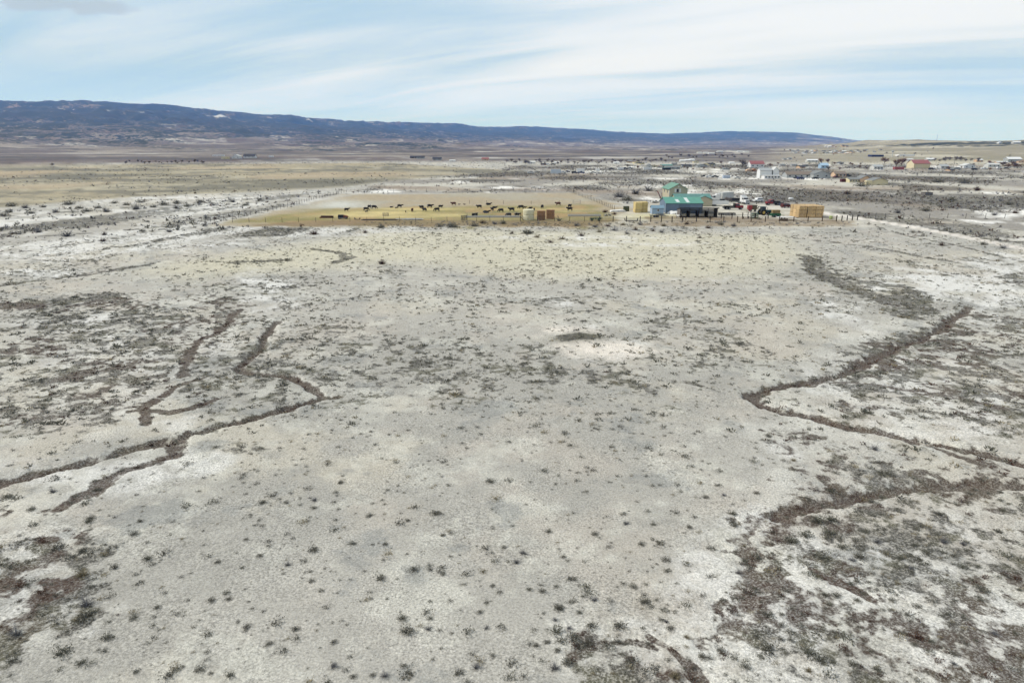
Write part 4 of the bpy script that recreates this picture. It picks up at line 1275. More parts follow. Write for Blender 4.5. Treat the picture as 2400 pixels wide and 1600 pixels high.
def ranch_buildings():
    # long barn
    p = gp(1603, 500)
    t = thing('barn', 'long slate blue barn with bright teal metal roof and two white skylights', 'barn', p)
    q = px_size(p); w = 85 * q
    gable(t, w, 12.0, 3.75, 5.55, BARNBL, TEAL, 'x', over=.3)
    roofs = [c for c in t.children if c.name.startswith('roof')]
    k = (5.55 - 3.75) / 6.0
    for cx in (-w * .17, w * .10):
        # translucent panels let into the front slope
        y0, y1 = (.7, 3.6) if cx < 0 else (.5, 5.2)
        m = MB()
        zz = lambda y: 3.75 + k * y + .03 + .16 + .03
        m.add([(cx - .55, y0, zz(y0)), (cx + .75, y0, zz(y0)), (cx + .55, y1, zz(y1)), (cx - .75, y1, zz(y1)),
               (cx - .55, y0, zz(y0) - .05), (cx + .75, y0, zz(y0) - .05), (cx + .55, y1, zz(y1) - .05), (cx - .75, y1, zz(y1) - .05)],
              [(0, 1, 2, 3), (7, 6, 5, 4), (0, 4, 5, 1), (1, 5, 6, 2), (2, 6, 7, 3), (3, 7, 4, 0)])
        m.build('skylight', WHITE, roofs[0])
    n = 30
    for i in range(n + 1):      # standing seams on the front slope
        x = -w / 2 - .25 + (w + .5) * i / n
        m = MB()
        y0, y1 = -.25, 6.0
        z0, z1 = 3.75 + k * y0 + .19, 5.55 + .19
        m.add([(x - .03, y0, z0), (x + .03, y0, z0), (x + .03, y1, z1), (x - .03, y1, z1), (x - .03, y0, z0 + .06), (x + .03, y0, z0 + .06), (x + .03, y1, z1 + .06), (x - .03, y1, z1 + .06)],
              [(0, 3, 2, 1), (4, 5, 6, 7), (0, 1, 5, 4), (1, 2, 6, 5), (2, 3, 7, 6), (3, 0, 4, 7)])
        m.build('roof_seam', TEAL, roofs[0])
    MB().box(-w / 2 - .04, -w / 2 + .10, -.05, .08, 0, 3.72).build('corner_trim', mat('dark_trim', S(60, 74, 90)), t)
    MB().box(w / 2 - .10, w / 2 + .04, -.05, .08, 0, 3.72).build('corner_trim', _MATS['dark_trim'], t)
    MB().box(-2.2, 2.2, -.06, .05, -.1, 3.2).build('sliding_door', mat('darker_blue_panel', S(94, 114, 136), .6, .08), t)

    # two-storey house
    p = gp(1588, 479)
    q = px_size(p); w = 42.5 * q
    t = thing('house', 'two storey tan house with green gable roof and white window shutters', 'house', p)
    gable(t, w, 14.0, 6.5, 8.7, TAN, GREENRF, 'y', over=.45)
    window(t, -.35, 5.2, .95, 1.45)
    for cx in (-1.35, .72):
        MB().box(cx - .33, cx + .33, -.07, .03, 5.1, 6.75).build('shutter', WHITE, t)
    MB().prism([(-.35, 7.45), (.35, 7.45), (0, 8.1)], -.08, .03, 'y').build('gable_vent', WHITE, t)
    MB().box(-w / 2 - .06, -w / 2 + .14, -.06, .06, 0, 6.3).build('corner_board', WHITE, t)
    for yy in (3.5, 9.5):
        window(t, yy, 4.7, 1.1, 1.3, -w / 2, face='x')
    # front wing with two small cross gables
    wq = 15.2
    wx = 4.6
    gable(t, wq, 8.5, 2.9, 4.75, TAN, TEALDK, 'x', y0=-8.8, x0=wx, wall_name='wing_wall', roof_name='wing_roof')
    gable(t, 7.0, 4.0, 2.85, 4.2, TAN, TEALDK, 'y', y0=-10.4, x0=wx + 4.2, wall_name='porch_gable', roof_name='porch_roof')
    gable(t, 5.6, 3.0, 2.85, 3.9, TAN, TEALDK, 'y', y0=-9.8, x0=wx - 5.6, wall_name='porch_gable', roof_name='porch_roof')

    # little blue shed
    p = gp(1541.5, 502)
    q = px_size(p); w = 28 * q
    t = thing('garden_shed', 'small pale blue shed with white square window beside the barn', 'shed', p)
    gable(t, w, 3.2, 2.25, 3.1, SHEDBL, SHEDRF, 'x', over=.22, thick=.1)
    window(t, .1, 1.15, .62, .62)
    MB().box(-w / 2 - .03, -w / 2 + .1, -.04, .05, 0, 2.2).build('corner_trim', WHITE, t)
    MB().box(w / 2 - .1, w / 2 + .03, -.04, .05, 0, 2.2).build('corner_trim', WHITE, t)

    # open-fronted animal shelter
    p = gp(1637, 510)
    q = px_size(p); w = 88 * q
    t = thing('run_in_shed', 'long dark open fronted animal shelter with flat tin roof', 'shed', p)
    m = MB().prism([(-.5, 3.35), (4.6, 2.75), (4.6, 2.9), (-.5, 3.55)], -w / 2 - .3, w / 2 + .3, 'x')
    m.build('roof', DKROOF, t)
    MB().box(-w / 2 - .3, w / 2 + .3, -.62, -.52, 3.2, 3.6).build('fascia', mat('dark_fascia', S(44, 42, 46), .7), t)
    MB().prism([(0, -.4), (4.4, -.4), (4.4, 2.72), (0, 3.25)], -w / 2, -w / 2 + .12, 'x').build('end_wall', GREYWD, t)
    MB().prism([(0, -.4), (4.4, -.4), (4.4, 2.72), (0, 3.25)], w / 2 - .12, w / 2, 'x').build('end_wall', GREYWD, t)
    for i in range(7):
        MB().box(-w / 2 + .14, w / 2 - .14, 4.25, 4.33, .05 + i * .38, .05 + i * .38 + .30).build('back_board', GREYWD, t)
    for i in range(5):
        x = -w / 2 + .2 + (w - .4) * i / 4
        MB().box(x - .09, x + .09, -.05, .13, -.3, 3.22).build('post', DKWOOD, t)
    for i in (1, 2, 3):
        x = -w / 2 + .2 + (w - .4) * i / 4
        MB().box(x - .07, x + .07, .15, 4.2, .1, 2.1).build('divider', DKWOOD, t)


ranch_buildings()


# ------------------------------------------------------------------ hay
_bale_me = {}
def bale_mesh(w, h, d, seed):
    key = (round(w, 2), round(h, 2), round(d, 2), seed)
    if key in _bale_me:
        return _bale_me[key]
    rng = random.Random(seed)
    bm = bmesh.new()
    bmesh.ops.create_cube(bm, size=1.0)
    bmesh.ops.subdivide_edges(bm, edges=bm.edges[:], cuts=2, use_grid_fill=True)
    for v in bm.verts:
        j = lambda: rng.uniform(-.025, .025)
        e = sum(abs(abs(c) - .5) < .01 for c in v.co)
        k = .985 if e >= 2 else 1.0
        v.co = Vector(((v.co.x * k + j() * .6) * w, (v.co.y * k + j() * .6) * d, (v.co.z * k + j()) * h + h / 2))
    me = bpy.data.meshes.new('hay_bale')
    bm.to_mesh(me); bm.free()
    _bale_me[key] = me
    return me


def bale(p, w, h, d, material, rz, label, group=None, seed=0):
    me = bale_mesh(w, h, d, seed)
    key = (me.name, material.name)
    if key not in _bale_me:
        m2 = me.copy(); m2.materials.append(material); _bale_me[key] = m2
    o = link('hay_bale', _bale_me[key], None, p, rz)
    # two strings round the bale
    for s in (-.25, .25):
        k2 = ('string', round(w, 2), round(h, 2), round(d, 2), s)
        if k2 not in _bale_me:
            mm = MB().box(s * w - .02, s * w + .02, -d * .515, d * .515, -.01, h * 1.02).mesh('twine')
            mm.materials.append(mat('twine', S(150, 120, 80), .9))
            _bale_me[k2] = mm
        link('twine', _bale_me[k2], o)
    tag(o, label, 'hay bale', group)
    return o


brng = random.Random(3)
ROWW = ['bottom', 'middle', 'top']
def hay():
    # golden stack left of the blue shed: two columns, the right one set back
    p = gp(1488, 499)
    q = px_size(p)
    w, h, d = 15.6 * q, 1.33, 2.4
    for c in range(2):
        for r in range(3):
            for k in range(2):
                if c == 1 and k == 0 and r == 2:
                    pass
                off = Vector((w * (.5 + c) + .05 * c, d * (.5 + k) + (1.1 if c else 0) + brng.uniform(-.05, .05), r * h))
                bale(p + off, w - .12, h - .04, d - .1, HAYL, brng.uniform(-.02, .02),
                     '%s golden hay bale in the %s column of the stack beside the blue shed, %s' % (ROWW[r], ['left', 'right'][c], ['front', 'rear'][k]),
                     'golden bales stacked beside the blue shed', brng.randint(0, 3))
    # dark green pair and white wrapped bale on the pale yard
    p = gp(1468, 495.5)
    for r in range(2):
        bale(p + Vector((0, .6, r * 1.0)), 2.2, .98, 1.2, HAYG, .03, '%s dark green hay bale left of the golden stack' % ['lower', 'upper'][r], None, 1)
    # orange stack behind the right corral
    p = gp(1871, 510.5)
    q = px_size(p)
    w, h, d = 19.3 * q, 1.42, 2.8
    for c in range(3):
        for r in range(3):
            for k in range(3):
                if c > 0 and k > 0 and r < 2:
                    continue          # buried inside
                off = Vector((w * (.5 + c) + (.12 if c else 0), d * (.5 + k) + brng.uniform(-.06, .06), r * h))
                bale(p + off, w - .16, h - .05, d - .12, HAYO, brng.uniform(-.015, .015),
                     '%s orange tan hay bale, %s column %s row of the large right stack' % (ROWW[r], ['left', 'middle', 'right'][c], ['front', 'second', 'rear'][k]),
                     'orange tan bales stacked behind the right corral', brng.randint(0, 3))
    # brown pairs behind the middle fence
    for nm, u in (('left', 1268.5), ('right', 1290)):
        p = gp(u, 516.5 if nm == 'left' else 513.5)
        q = px_size(p)
        for r in range(2):
            bale(p + Vector((0, .9, r * 1.62)), 19 * q, 1.6, 1.9, HAYB, .02, '%s brown hay bale of the %s pair beside the cream stack' % (['lower', 'upper'][r], nm), None, 2)
    # round cream stack: two tiers
    p = gp(1239, 517.5)
    q = px_size(p); r = 13 * q
    t = thing('round_straw_stack', 'pale cream round straw stack behind the middle fence', 'straw stack', p + Vector((0, r, 0)))
    for k in range(2):
        MB().lathe([(r * .90, 0), (r * 1.0, .12), (r * 1.01, .95), (r * .99, 1.75), (r * .90, 1.85)], 28, (0, 0, k * 1.86), .018).build('round_bale', HAYC, t)


hay()


# ------------------------------------------------------------------ fences
def fence(name, label, pts, spacing, post_h, post_r, rails, post_m, rail_m, rail_r=.05, square=False, jitter=.06, cat='fence'):
    """posts along a traced line; every post and rail is a part"""
    P = [gp(u, v) for u, v in pts]
    root = thing(name, label, cat, P[0])
    rng = random.Random(len(label))
    spots = []
    for a, b in zip(P[:-1], P[1:]):
        L = (b - a).length
        n = max(1, round(L / spacing))
        for i in range(n):
            spots.append(a.lerp(b, i / n))
    spots.append(P[-1])
    spots = [Vector((s.x, s.y, hz(s.x, s.y))) for s in spots]
    m = MB()
    if square:
        m.box(-post_r, post_r, -post_r, post_r, -.4, post_h)
    else:
        m.tube((0, 0, -.4), (0, 0, post_h), post_r, post_r * .9, 6)
    me = m.mesh('post'); me.materials.append(post_m)
    for s in spots:
        o = link('post', me, root, s - P[0])
        o.rotation_euler = (rng.uniform(-jitter, jitter), rng.uniform(-jitter, jitter), 0)
        o.scale = (1, 1, rng.uniform(.92, 1.08))
    for z in rails:
        m = MB()
        for a, b in zip(spots[:-1], spots[1:]):
            m.tube(a - P[0] + Vector((0, -post_r, z)), b - P[0] + Vector((0, -post_r, z)), rail_r, rail_r, 4)
        m.build('rail' if rail_r > .025 else 'wire', rail_m, root)
    return root


fence('wire_fence', 'thin post and wire fence along the front of the pasture', [(545, 521.5), (700, 521), (900, 519.5), (1085, 519)], 5.6, 1.6, .07, (.35, .8, 1.25), DKWOOD, WIRE, .015)
fence('wire_fence', 'leaning post and wire fence climbing the left edge of the pasture', [(480, 522), (545, 512), (600, 502), (640, 494), (690, 482), (735, 468), (775, 459), (812, 451)], 4.2, 1.7, .075, (.4, .85, 1.3), DKWOOD, WIRE, .015)
fence('wire_fence', 'far post and wire fence along the back of the pasture', [(812, 451), (950, 449), (1100, 449), (1230, 448.5), (1330, 448)], 6.0, 1.7, .08, (.5, 1.2), DKWOOD, WIRE, .02)
fence('wire_fence', 'post and wire fence running down the right edge of the pasture', [(1330, 448), (1352, 457), (1380, 467), (1405, 477), (1425, 486), (1440, 492)], 3.6, 1.7, .08, (.4, .85, 1.3), DKWOOD, WIRE, .015)
fence('cross_fence', 'low wire fence with thin posts crossing the pasture behind the cows', [(1100, 478), (1180, 478), (1245, 478.5), (1311, 477.5)], 9.0, 1.6, .07, (.6, 1.2), DKWOOD, WIRE, .015)
fence('mesh_fence', 'dark wire mesh fence in front of the left corral', [(1085, 519.5), (1180, 519), (1300, 519), (1405, 519)], 5.4, 1.7, .075, (.25, .5, .75, 1.0, 1.3, 1.55), DKWOOD, WIRE, .018)
fence('corral_fence', 'dark post and rail corral fence in front of the shelter', [(1405, 519.5), (1500, 520), (1600, 520), (1664, 520)], 4.1, 1.9, .13, (.45, .95, 1.45), DKWOOD, DKWOOD, .055, True, .03)
fence('corral_fence', 'brown rail corral fence in front of the machinery at right', [(1664, 520.5), (1760, 520), (1860, 519.5), (1960, 518.5)], 5.2, 1.9, .12, (.3, .7, 1.1, 1.5), DKWOOD, RAILBR, .07, True, .03)
fence('corral_fence', 'inner dark fence between shelter and green machinery', [(1690, 513), (1740, 513.5), (1800, 513)], 4.0, 2.1, .13, (.9, 1.5), DKWOOD, DKWOOD, .05, True, .05)
fence('track_fence', 'thick posted fence ending beside the gravel track', [(1960, 518), (1985, 517), (2009, 516)], 2.9, 1.9, .13, (.6, 1.2), DKWOOD, WIRE, .02, True, .05)
fence('roadside_fence', 'sparse wire fence beyond the gravel track at right', [(2036, 512), (2052, 511), (2075, 511), (2118, 511), (2178, 511), (2263, 512), (2400, 512)], 7.5, 1.7, .08, (.6, 1.2), DKWOOD, WIRE, .015)
fence('field_fence', 'far wire fence on the salt plain behind the hay', [(1900, 463), (1975, 464), (2040, 463), (2110, 463), (2180, 462)], 9.0, 1.6, .08, (.6, 1.2), DKWOOD, WIRE, .018)
fence('brace_posts', 'short braced corner of dark posts at the left end of the pasture fence', [(483, 521), (493, 520)], 1.2, 1.9, .1, (.9, 1.5), DKWOOD, DKWOOD, .05)


def gate(u0, u1, v, h, label, m, bars=5):
    a, b = gp(u0, v), gp(u1, v)
    t = thing('gate', label, 'gate', a)
    d = b - a; d.z = 0
    for k in range(2):
        MB().tube(d * k + Vector((0, 0, -.2)), d * k + Vector((0, 0, h)), .06, .06, 6).build('gate_post', m, t)
    for i in range(bars):
        z = .2 + (h - .35) * i / (bars - 1)
        MB().tube(Vector((0, 0, z)), d + Vector((0, 0, z)), .03, .03, 5).build('bar', m, t)


gate(1343, 1360, 478, 1.7, 'tubular gate standing open near the pasture right fence', GREYST, 3)


# ------------------------------------------------------------------ feed bunks
def bunk(u0, u1, v, label):
    a, b = gp(u0, v), gp(u1, v)
    L = (b - a).length
    t = thing('feed_bunk', label, 'feed bunk', a, math.atan2(b.y - a.y, b.x - a.x))
    MB().prism([(-.55, 0), (.45, 0), (.5, .62), (.38, .62), (.30, .15), (-.42, .15), (-.52, .5), (-.62, .5)], 0, L, 'x').build('trough', CONC, t)
    n = int(L / .75)
    MB().tube((0, 1.0, 1.75), (L, 1.0, 1.75), .05).build('top_rail', STEEL, t)
    MB().tube((0, 1.0, .75), (L, 1.0, .75), .05).build('lower_rail', STEEL, t)
    for i in range(n + 1):
        x = L * i / n
        MB().tube((x, 1.0, 0), (x, 1.0, 1.75), .028, .028, 4).build('stanchion', STEEL, t)


bunk(1090, 1218, 510, 'long pale feed trough with steel stanchions in the left corral')
bunk(1331, 1408, 507, 'shorter pale feed trough with steel stanchions right of the brown bales')

# ------------------------------------------------------------------ cattle and horses
def skin_body(name, joints, edges, root, sub=1):
    """continuous body grown over a skeleton; joints: name -> (x, y, z, rx, ry)"""
    keys = list(joints)
    me = bpy.data.meshes.new(name)
    me.from_pydata([joints[k][:3] for k in keys], [(keys.index(a), keys.index(b)) for a, b in edges], [])
    o = bpy.data.objects.new(name, me)
    COL.objects.link(o)
    mod = o.modifiers.new('skin', 'SKIN')
    mod.use_smooth_shade = True
    sv = me.skin_vertices[0].data
    for i, k in enumerate(keys):
        sv[i].radius = joints[k][3:5]
        sv[i].use_root = (k == root)
    m2 = o.modifiers.new('sub', 'SUBSURF'); m2.levels = sub; m2.render_levels = sub
    dg = bpy.context.evaluated_depsgraph_get()
    dg.update()
    out = bpy.data.meshes.new_from_object(o.evaluated_get(dg))
    bpy.data.objects.remove(o, do_unlink=True)
    out.name = name
    return out


def cow_skeleton(pose):
    J = {'rump': (-.85, 0, 1.15, .30, .34), 'hip': (-.55, 0, 1.10, .36, .40), 'mid': (0, 0, 1.02, .40, .46), 'chest': (.50, 0, 1.02, .34, .44),
         'withers': (.72, 0, 1.12, .26, .32)}
    if pose == 'graze':
        J.update({'neck': (1.02, 0, .88, .17, .22), 'poll': (1.22, 0, .52, .13, .16), 'muzzle': (1.34, 0, .16, .09, .09)})
    elif pose == 'turned':
        J.update({'neck': (1.00, .12, 1.28, .17, .22), 'poll': (1.15, .38, 1.42, .14, .16), 'muzzle': (1.20, .72, 1.22, .09, .10)})
    else:
        J.update({'neck': (1.05, 0, 1.24, .17, .23), 'poll': (1.32, 0, 1.40, .14, .17), 'muzzle': (1.66, 0, 1.18, .09, .10)})
    E = [('rump', 'hip'), ('hip', 'mid'), ('mid', 'chest'), ('chest', 'withers'), ('withers', 'neck'), ('neck', 'poll'), ('poll', 'muzzle')]
    if pose == 'lie':
        for k in J:
            x, y, z, a, b = J[k]
            J[k] = (x, y, z - .62 if k not in ('poll', 'muzzle', 'neck') else z - .5, a, b)
    for s, nm in ((-1, 'r'), (1, 'l')):
        y = s * .24
        if pose == 'lie':
            J.update({'el' + nm: (.62, y * 1.3, .22, .12, .12), 'fk' + nm: (.95, y * 1.2, .10, .07, .07), 'ff' + nm: (.70, y * 1.2, .07, .05, .05),
                      'st' + nm: (-.55, y * 1.6, .26, .16, .16), 'hk' + nm: (-.15, y * 1.8, .12, .09, .09), 'hf' + nm: (-.5, y * 1.9, .07, .06, .06)})
        else:
            sw = .10 * s
            J.update({'el' + nm: (.55, y, .66, .12, .14), 'fk' + nm: (.56 + sw, y, .38, .065, .07), 'ff' + nm: (.54 + sw * 1.4, y, .03, .06, .06),
                      'st' + nm: (-.62, y, .72, .14, .19), 'hk' + nm: (-.84 + sw, y, .44, .065, .08), 'hf' + nm: (-.76 + sw * 1.3, y, .03, .06, .06)})
        E += [('chest', 'el' + nm), ('el' + nm, 'fk' + nm), ('fk' + nm, 'ff' + nm), ('hip', 'st' + nm), ('st' + nm, 'hk' + nm), ('hk' + nm, 'hf' + nm)]
        hx, hy, hzz = J['poll'][:3]
        J['ear' + nm] = (hx - .04, hy + s * .26, hzz + .05, .05, .03)
        E.append(('poll', 'ear' + nm))
    J['tail0'] = (-1.02, 0, J['rump'][2] + .05, .05, .05)
    J['tail1'] = (-1.10, 0, max(J['rump'][2] - .65, .1), .035, .035)
    E += [('rump', 'tail0'), ('tail0', 'tail1')]
    return J, E


COW = {}
for pose in ('stand', 'graze', 'turned', 'lie'):
    J, E = cow_skeleton(pose)
    base = skin_body('cow', J, E, 'mid', 1)
    hd = Vector(J['poll'][:3]); mz = Vector(J['muzzle'][:3])
    for look in ('black', 'blackwhite', 'red', 'redwhite'):
        me = base.copy()
        me.materials.clear()
        me.materials.append(COWRD if 'red' in look else COWBL)
        me.materials.append(COWWH)
        if 'white' in look:
            for pl in me.polygons:
                c = pl.center
                d = (mz - hd).normalized()
                on = (c - hd).dot(d)
                if on > -.02 and (c - hd - d * on).length < .24 and c.x > .9:
                    pl.material_index = 1
                if c.z < (.42 if pose != 'lie' else -.1) and abs(c.y) > .05 and c.z < .2 and pose != 'lie':
                    pl.material_index = 1
        COW[pose, look] = me


def horse_mesh(pinto):
    J, E = cow_skeleton('stand')
    J = dict(J)
    J.update({'rump': (-.80, 0, 1.30, .26, .28), 'hip': (-.52, 0, 1.28, .30, .32), 'mid': (0, 0, 1.22, .31, .35), 'chest': (.48, 0, 1.22, .28, .36), 'withers': (.66, 0, 1.36, .20, .28),
              'neck': (.98, 0, 1.62, .14, .22), 'poll': (1.22, 0, 1.95, .11, .15), 'muzzle': (1.58, 0, 1.62, .08, .09)})
    for nm, s in (('r', -1), ('l', 1)):
        y = .2 * s
        J.update({'el' + nm: (.52, y, .88, .10, .12), 'fk' + nm: (.53 + .08 * s, y, .50, .055, .06), 'ff' + nm: (.52 + .1 * s, y, .03, .055, .055),
                  'st' + nm: (-.60, y, .95, .12, .16), 'hk' + nm: (-.80 + .06 * s, y, .56, .055, .065), 'hf' + nm: (-.74 + .08 * s, y, .03, .055, .055),
                  'ear' + nm: (1.18, .09 * s, 2.12, .03, .03)})
    J['tail0'] = (-.98, 0, 1.38, .06, .06); J['tail1'] = (-1.08, 0, .60, .07, .07)
    me = skin_body('horse', J, E, 'mid', 1)
    me.materials.clear()
    me.materials.append(mat('dark_bay_hide', S(44, 30, 26), .7, .15)); me.materials.append(COWWH)
    if pinto:
        for pl in me.polygons:
            c = pl.center
            if math.sin(c.x * 4.1 + 1.0) + math.cos(c.z * 4.0 + c.y * 2) > -.2:
                pl.material_index = 1
    return me


# photo pixel of the feet, heading (0 = right, 90 = away), pose, look, size, label
HERD = [
    (812.5, 496, 40, 'stand', 'black', .95, 'black cow standing alone at the left end of the herd'),
    (858, 494.5, 5, 'graze', 'black', 1.0, 'black cow standing over a small calf at the left of the herd'),
    (866, 489, 60, 'turned', 'blackwhite', 1.0, 'white faced black cow half hidden behind its neighbour at left'),
    (877, 490, 2, 'graze', 'black', 1.05, 'black cow grazing, rightmost of the three bunched at left'),
    (859, 498.5, 20, 'stand', 'blackwhite', .55, 'small calf with white legs in front of the bunched cows'),
    (917, 486.5, 10, 'lie', 'black', .6, 'small dark calf lying on the yellow hay left of centre'),
    (937, 487.5, 0, 'stand', 'black', 1.0, 'black cow facing right on the yellow hay strip, a calf behind it'),
    (929, 489.5, 30, 'stand', 'black', .5, 'tiny black calf behind the cow on the yellow hay'),
    (966.5, 497, 85, 'stand', 'red', .95, 'reddish cow seen from behind in the middle of the pasture'),
    (951, 498.5, 95, 'stand', 'black', .5, 'narrow dark calf seen end on, left of the reddish cow'),
    (988, 490, 170, 'turned', 'blackwhite', 1.0, 'white faced black cow, left of the group of four'),
    (995, 496, 150, 'stand', 'black', 1.0, 'black cow in front of the group of four'),
    (1007.7, 488, 0, 'stand', 'black', 1.1, 'large black cow broadside behind the group of four'),
    (1024, 496, 178, 'graze', 'black', 1.05, 'black cow grazing to the left, right of the group of four'),
    (1033, 488.5, 20, 'turned', 'blackwhite', .95, 'white faced black cow at the right of the group of four'),
    (1063, 482, 182, 'stand', 'redwhite', 1.05, 'dark red cow with white face farther back, facing left'),
    (1076, 479.8, 0, 'lie', 'black', .45, 'tiny dark calf lying in the grass, left of two'),
    (1089, 479.8, 180, 'lie', 'black', .45, 'tiny dark calf lying in the grass, right of two'),
    (1123, 489, 178, 'stand', 'blackwhite', 1.05, 'black cow with pale face broadside above the left corral'),
    (1144.6, 480.5, 0, 'lie', 'black', 1.05, 'black cow lying down at the back of the pasture'),
    (1153.5, 495, 120, 'stand', 'blackwhite', 1.0, 'black cow with white chest beside a calf above the corral'),
    (1159, 488, 0, 'lie', 'black', .9, 'black cow lying behind the cow with the white chest'),
    (1174, 498, 170, 'graze', 'black', 1.05, 'black cow with lowered head near the left corral rail'),
    (1139, 499.5, 0, 'lie', 'black', 1.15, 'large black cow lying just behind the left feed trough'),
    (1199, 496.5, 178, 'stand', 'blackwhite', 1.15, 'large black cow facing left near the cream straw stack'),
    (1221, 490, 170, 'graze', 'black', 1.1, 'black cow beyond the cream straw stack with calf at its side'),
    (1230, 489, 10, 'stand', 'black', .6, 'small black calf beyond the cream straw stack'),
    (1243, 487.5, 0, 'lie', 'black', .55, 'small calf lying right of the standing calf'),
    (1241, 491.5, 0, 'lie', 'black', .85, 'dark cow lying just above the cream straw stack'),
    (1252, 494, 80, 'stand', 'black', .7, 'young black cow seen end on above the brown bales'),
    (1271, 489, 60, 'turned', 'black', 1.0, 'black cow beyond the left pair of brown bales'),
    (1308, 482.5, 178, 'stand', 'redwhite', 1.1, 'red brown cow with white face and back near the gate'),
    (1335, 495, 175, 'stand', 'blackwhite', 1.1, 'nearer of two overlapping black cows at the right of the pasture'),
    (1335.5, 487, 40, 'turned', 'blackwhite', 1.0, 'farther of two overlapping black cows at the right of the pasture'),
    (1110, 509, 60, 'stand', 'black', .95, 'left of two black cows feeding at the long trough'),
    (1117, 508.5, 80, 'stand', 'black', .95, 'right of two black cows feeding at the long trough'),
    (1192, 508.5, 170, 'graze', 'black', 1.0, 'black cow feeding near the right end of the long trough'),
    (1212, 508.5, 10, 'stand', 'black', 1.0, 'black cow standing at the right end of the long trough'),
]
for u, v, a, pose, look, size, lb in HERD:
    p = gp(u, v)
    o = link('cow', COW[pose, look], None, p, R(a))
    o.scale = (size,) * 3
    tag(o, lb, 'calf' if size < .75 else 'cow', 'cattle in the pasture and corral')
for u, v, a, pinto, lb in ((1590, 514, 150, True, 'white and brown pinto horse standing in front of the shelter'), (1602, 516.5, 175, False, 'dark brown horse beside the pinto in front of the shelter')):
    tag(link('horse', horse_mesh(pinto), None, gp(u, v), R(a)), lb, 'horse')


# ------------------------------------------------------------------ vehicles and machines
_WHEEL = {}
def wheel(t, x, y, r, w=.28, hub=None):
    key = (round(r, 2), round(w, 2), (hub or STEEL).name)
    if key not in _WHEEL:
        a = MB().tube((0, -w / 2, 0), (0, w / 2, 0), r, r, 14).mesh('wheel'); a.materials.append(RUBBER)
        b = MB().tube((0, -w / 2 - .02, 0), (0, w / 2 + .02, 0), r * .52, r * .52, 10).mesh('rim'); b.materials.append(hub or STEEL)
        _WHEEL[key] = (a, b)
    a, b = _WHEEL[key]
    o = link('wheel', a, t, (x, y, r))
    link('rim', b, o)
    return o


def cab_shape(pts, w, inset=.12):
    """side outline (x, z) swept across the width, upper part drawn in"""
    zmid = min(z for x, z in pts) + .45 * (max(z for x, z in pts) - min(z for x, z in pts))
    n = len(pts)
    vs = []
    for s in (-1, 1):
        for x, z in pts:
            k = w / 2 - (inset if z > zmid else 0)
            vs.append((x, s * k, z))
    fs = [(k, (k + 1) % n, n + (k + 1) % n, n + k) for k in range(n)] + [tuple(range(n - 1, -1, -1)), tuple(range(n, 2 * n))]
    return MB().add(vs, fs)


def car(name, label, u, v, heading, paint, kind='pickup', cat='car', scale=1.0, group=None, loc=None):
    p = loc or gp(u, v)
    t = thing(name, label, cat, p, R(heading), group)
    t.scale = (scale,) * 3
    if kind == 'pickup':
        MB().box(-2.75, 2.75, -.95, .95, .45, 1.02).build('body', paint, t)
        MB().box(-2.75, -.75, -.95, -.85, 1.0, 1.35).build('bed_side', paint, t)
        MB().box(-2.75, -.75, .85, .95, 1.0, 1.35).build('bed_side', paint, t)
        MB().box(-2.75, -2.65, -.85, .85, 1.0, 1.35).build('tailgate', paint, t)
        MB().box(1.0, 2.72, -.9, .9, 1.0, 1.25, taper=.94).build('hood', paint, t)
        c = cab_shape([(-.75, 1.0), (1.2, 1.0), (.55, 1.85), (-.6, 1.88)], 1.86).build('cab', paint, t)
        cab_shape([(-.55, 1.32), (.86, 1.28), (.48, 1.74), (-.5, 1.76)], 1.90).build('window', GLASS, c)
        wz = ((-1.75, .40), (1.75, .40))
    elif kind == 'suv':
        MB().box(-2.4, 2.4, -.93, .93, .42, 1.08).build('body', paint, t)
        c = cab_shape([(-2.35, 1.05), (1.35, 1.05), (.7, 1.75), (-2.2, 1.78)], 1.84).build('cab', paint, t)
        cab_shape([(-2.15, 1.25), (1.0, 1.25), (.62, 1.66), (-2.05, 1.68)], 1.88).build('window', GLASS, c)
        wz = ((-1.5, .37), (1.5, .37))
    else:
        MB().box(-2.3, 2.3, -.9, .9, .38, .88).build('body', paint, t)
        c = cab_shape([(-1.6, .86), (1.1, .86), (.45, 1.42), (-1.0, 1.44)], 1.76).build('cab', paint, t)
        cab_shape([(-1.35, .96), (.85, .96), (.42, 1.34), (-.95, 1.36)], 1.80).build('window', GLASS, c)
        wz = ((-1.4, .33), (1.4, .33))
    for x, r in wz:
        for s in (-1, 1):
            wheel(t, x, s * .82, r, .24)
    return t


def flatbed_truck(label, u, v, heading, paint, L=8.0, name='flatbed_truck'):
    t = thing(name, label, 'truck', gp(u, v), R(heading))
    MB().box(-L * .5, L * .5, -.45, .45, .55, .8).build('chassis', BLACK, t)
    MB().box(-L * .5, L * .05, -1.2, 1.2, 1.0, 1.2).build('flatbed', BLACK, t)
    MB().box(-L * .5, L * .05, -1.22, -1.16, 1.2, 1.65).build('side_board', BLACK, t)
    MB().box(L * .05, L * .09, -1.1, 1.1, 1.0, 2.5).build('headboard', BLACK, t)
    MB().box(L * .30, L * .5, -.95, .95, .8, 1.65, taper=.9).build('hood', paint, t)
    c = cab_shape([(L * .10, .8), (L * .32, .8), (L * .29, 2.35), (L * .11, 2.4)], 2.1).build('cab', paint, t)
    cab_shape([(L * .13, 1.6), (L * .31, 1.6), (L * .285, 2.2), (L * .13, 2.22)], 2.14).build('window', GLASS, c)
    for x in (-L * .33, -L * .2, L * .38):
        for s in (-1, 1):
            wheel(t, x, s * .95, .5, .34)
    return t


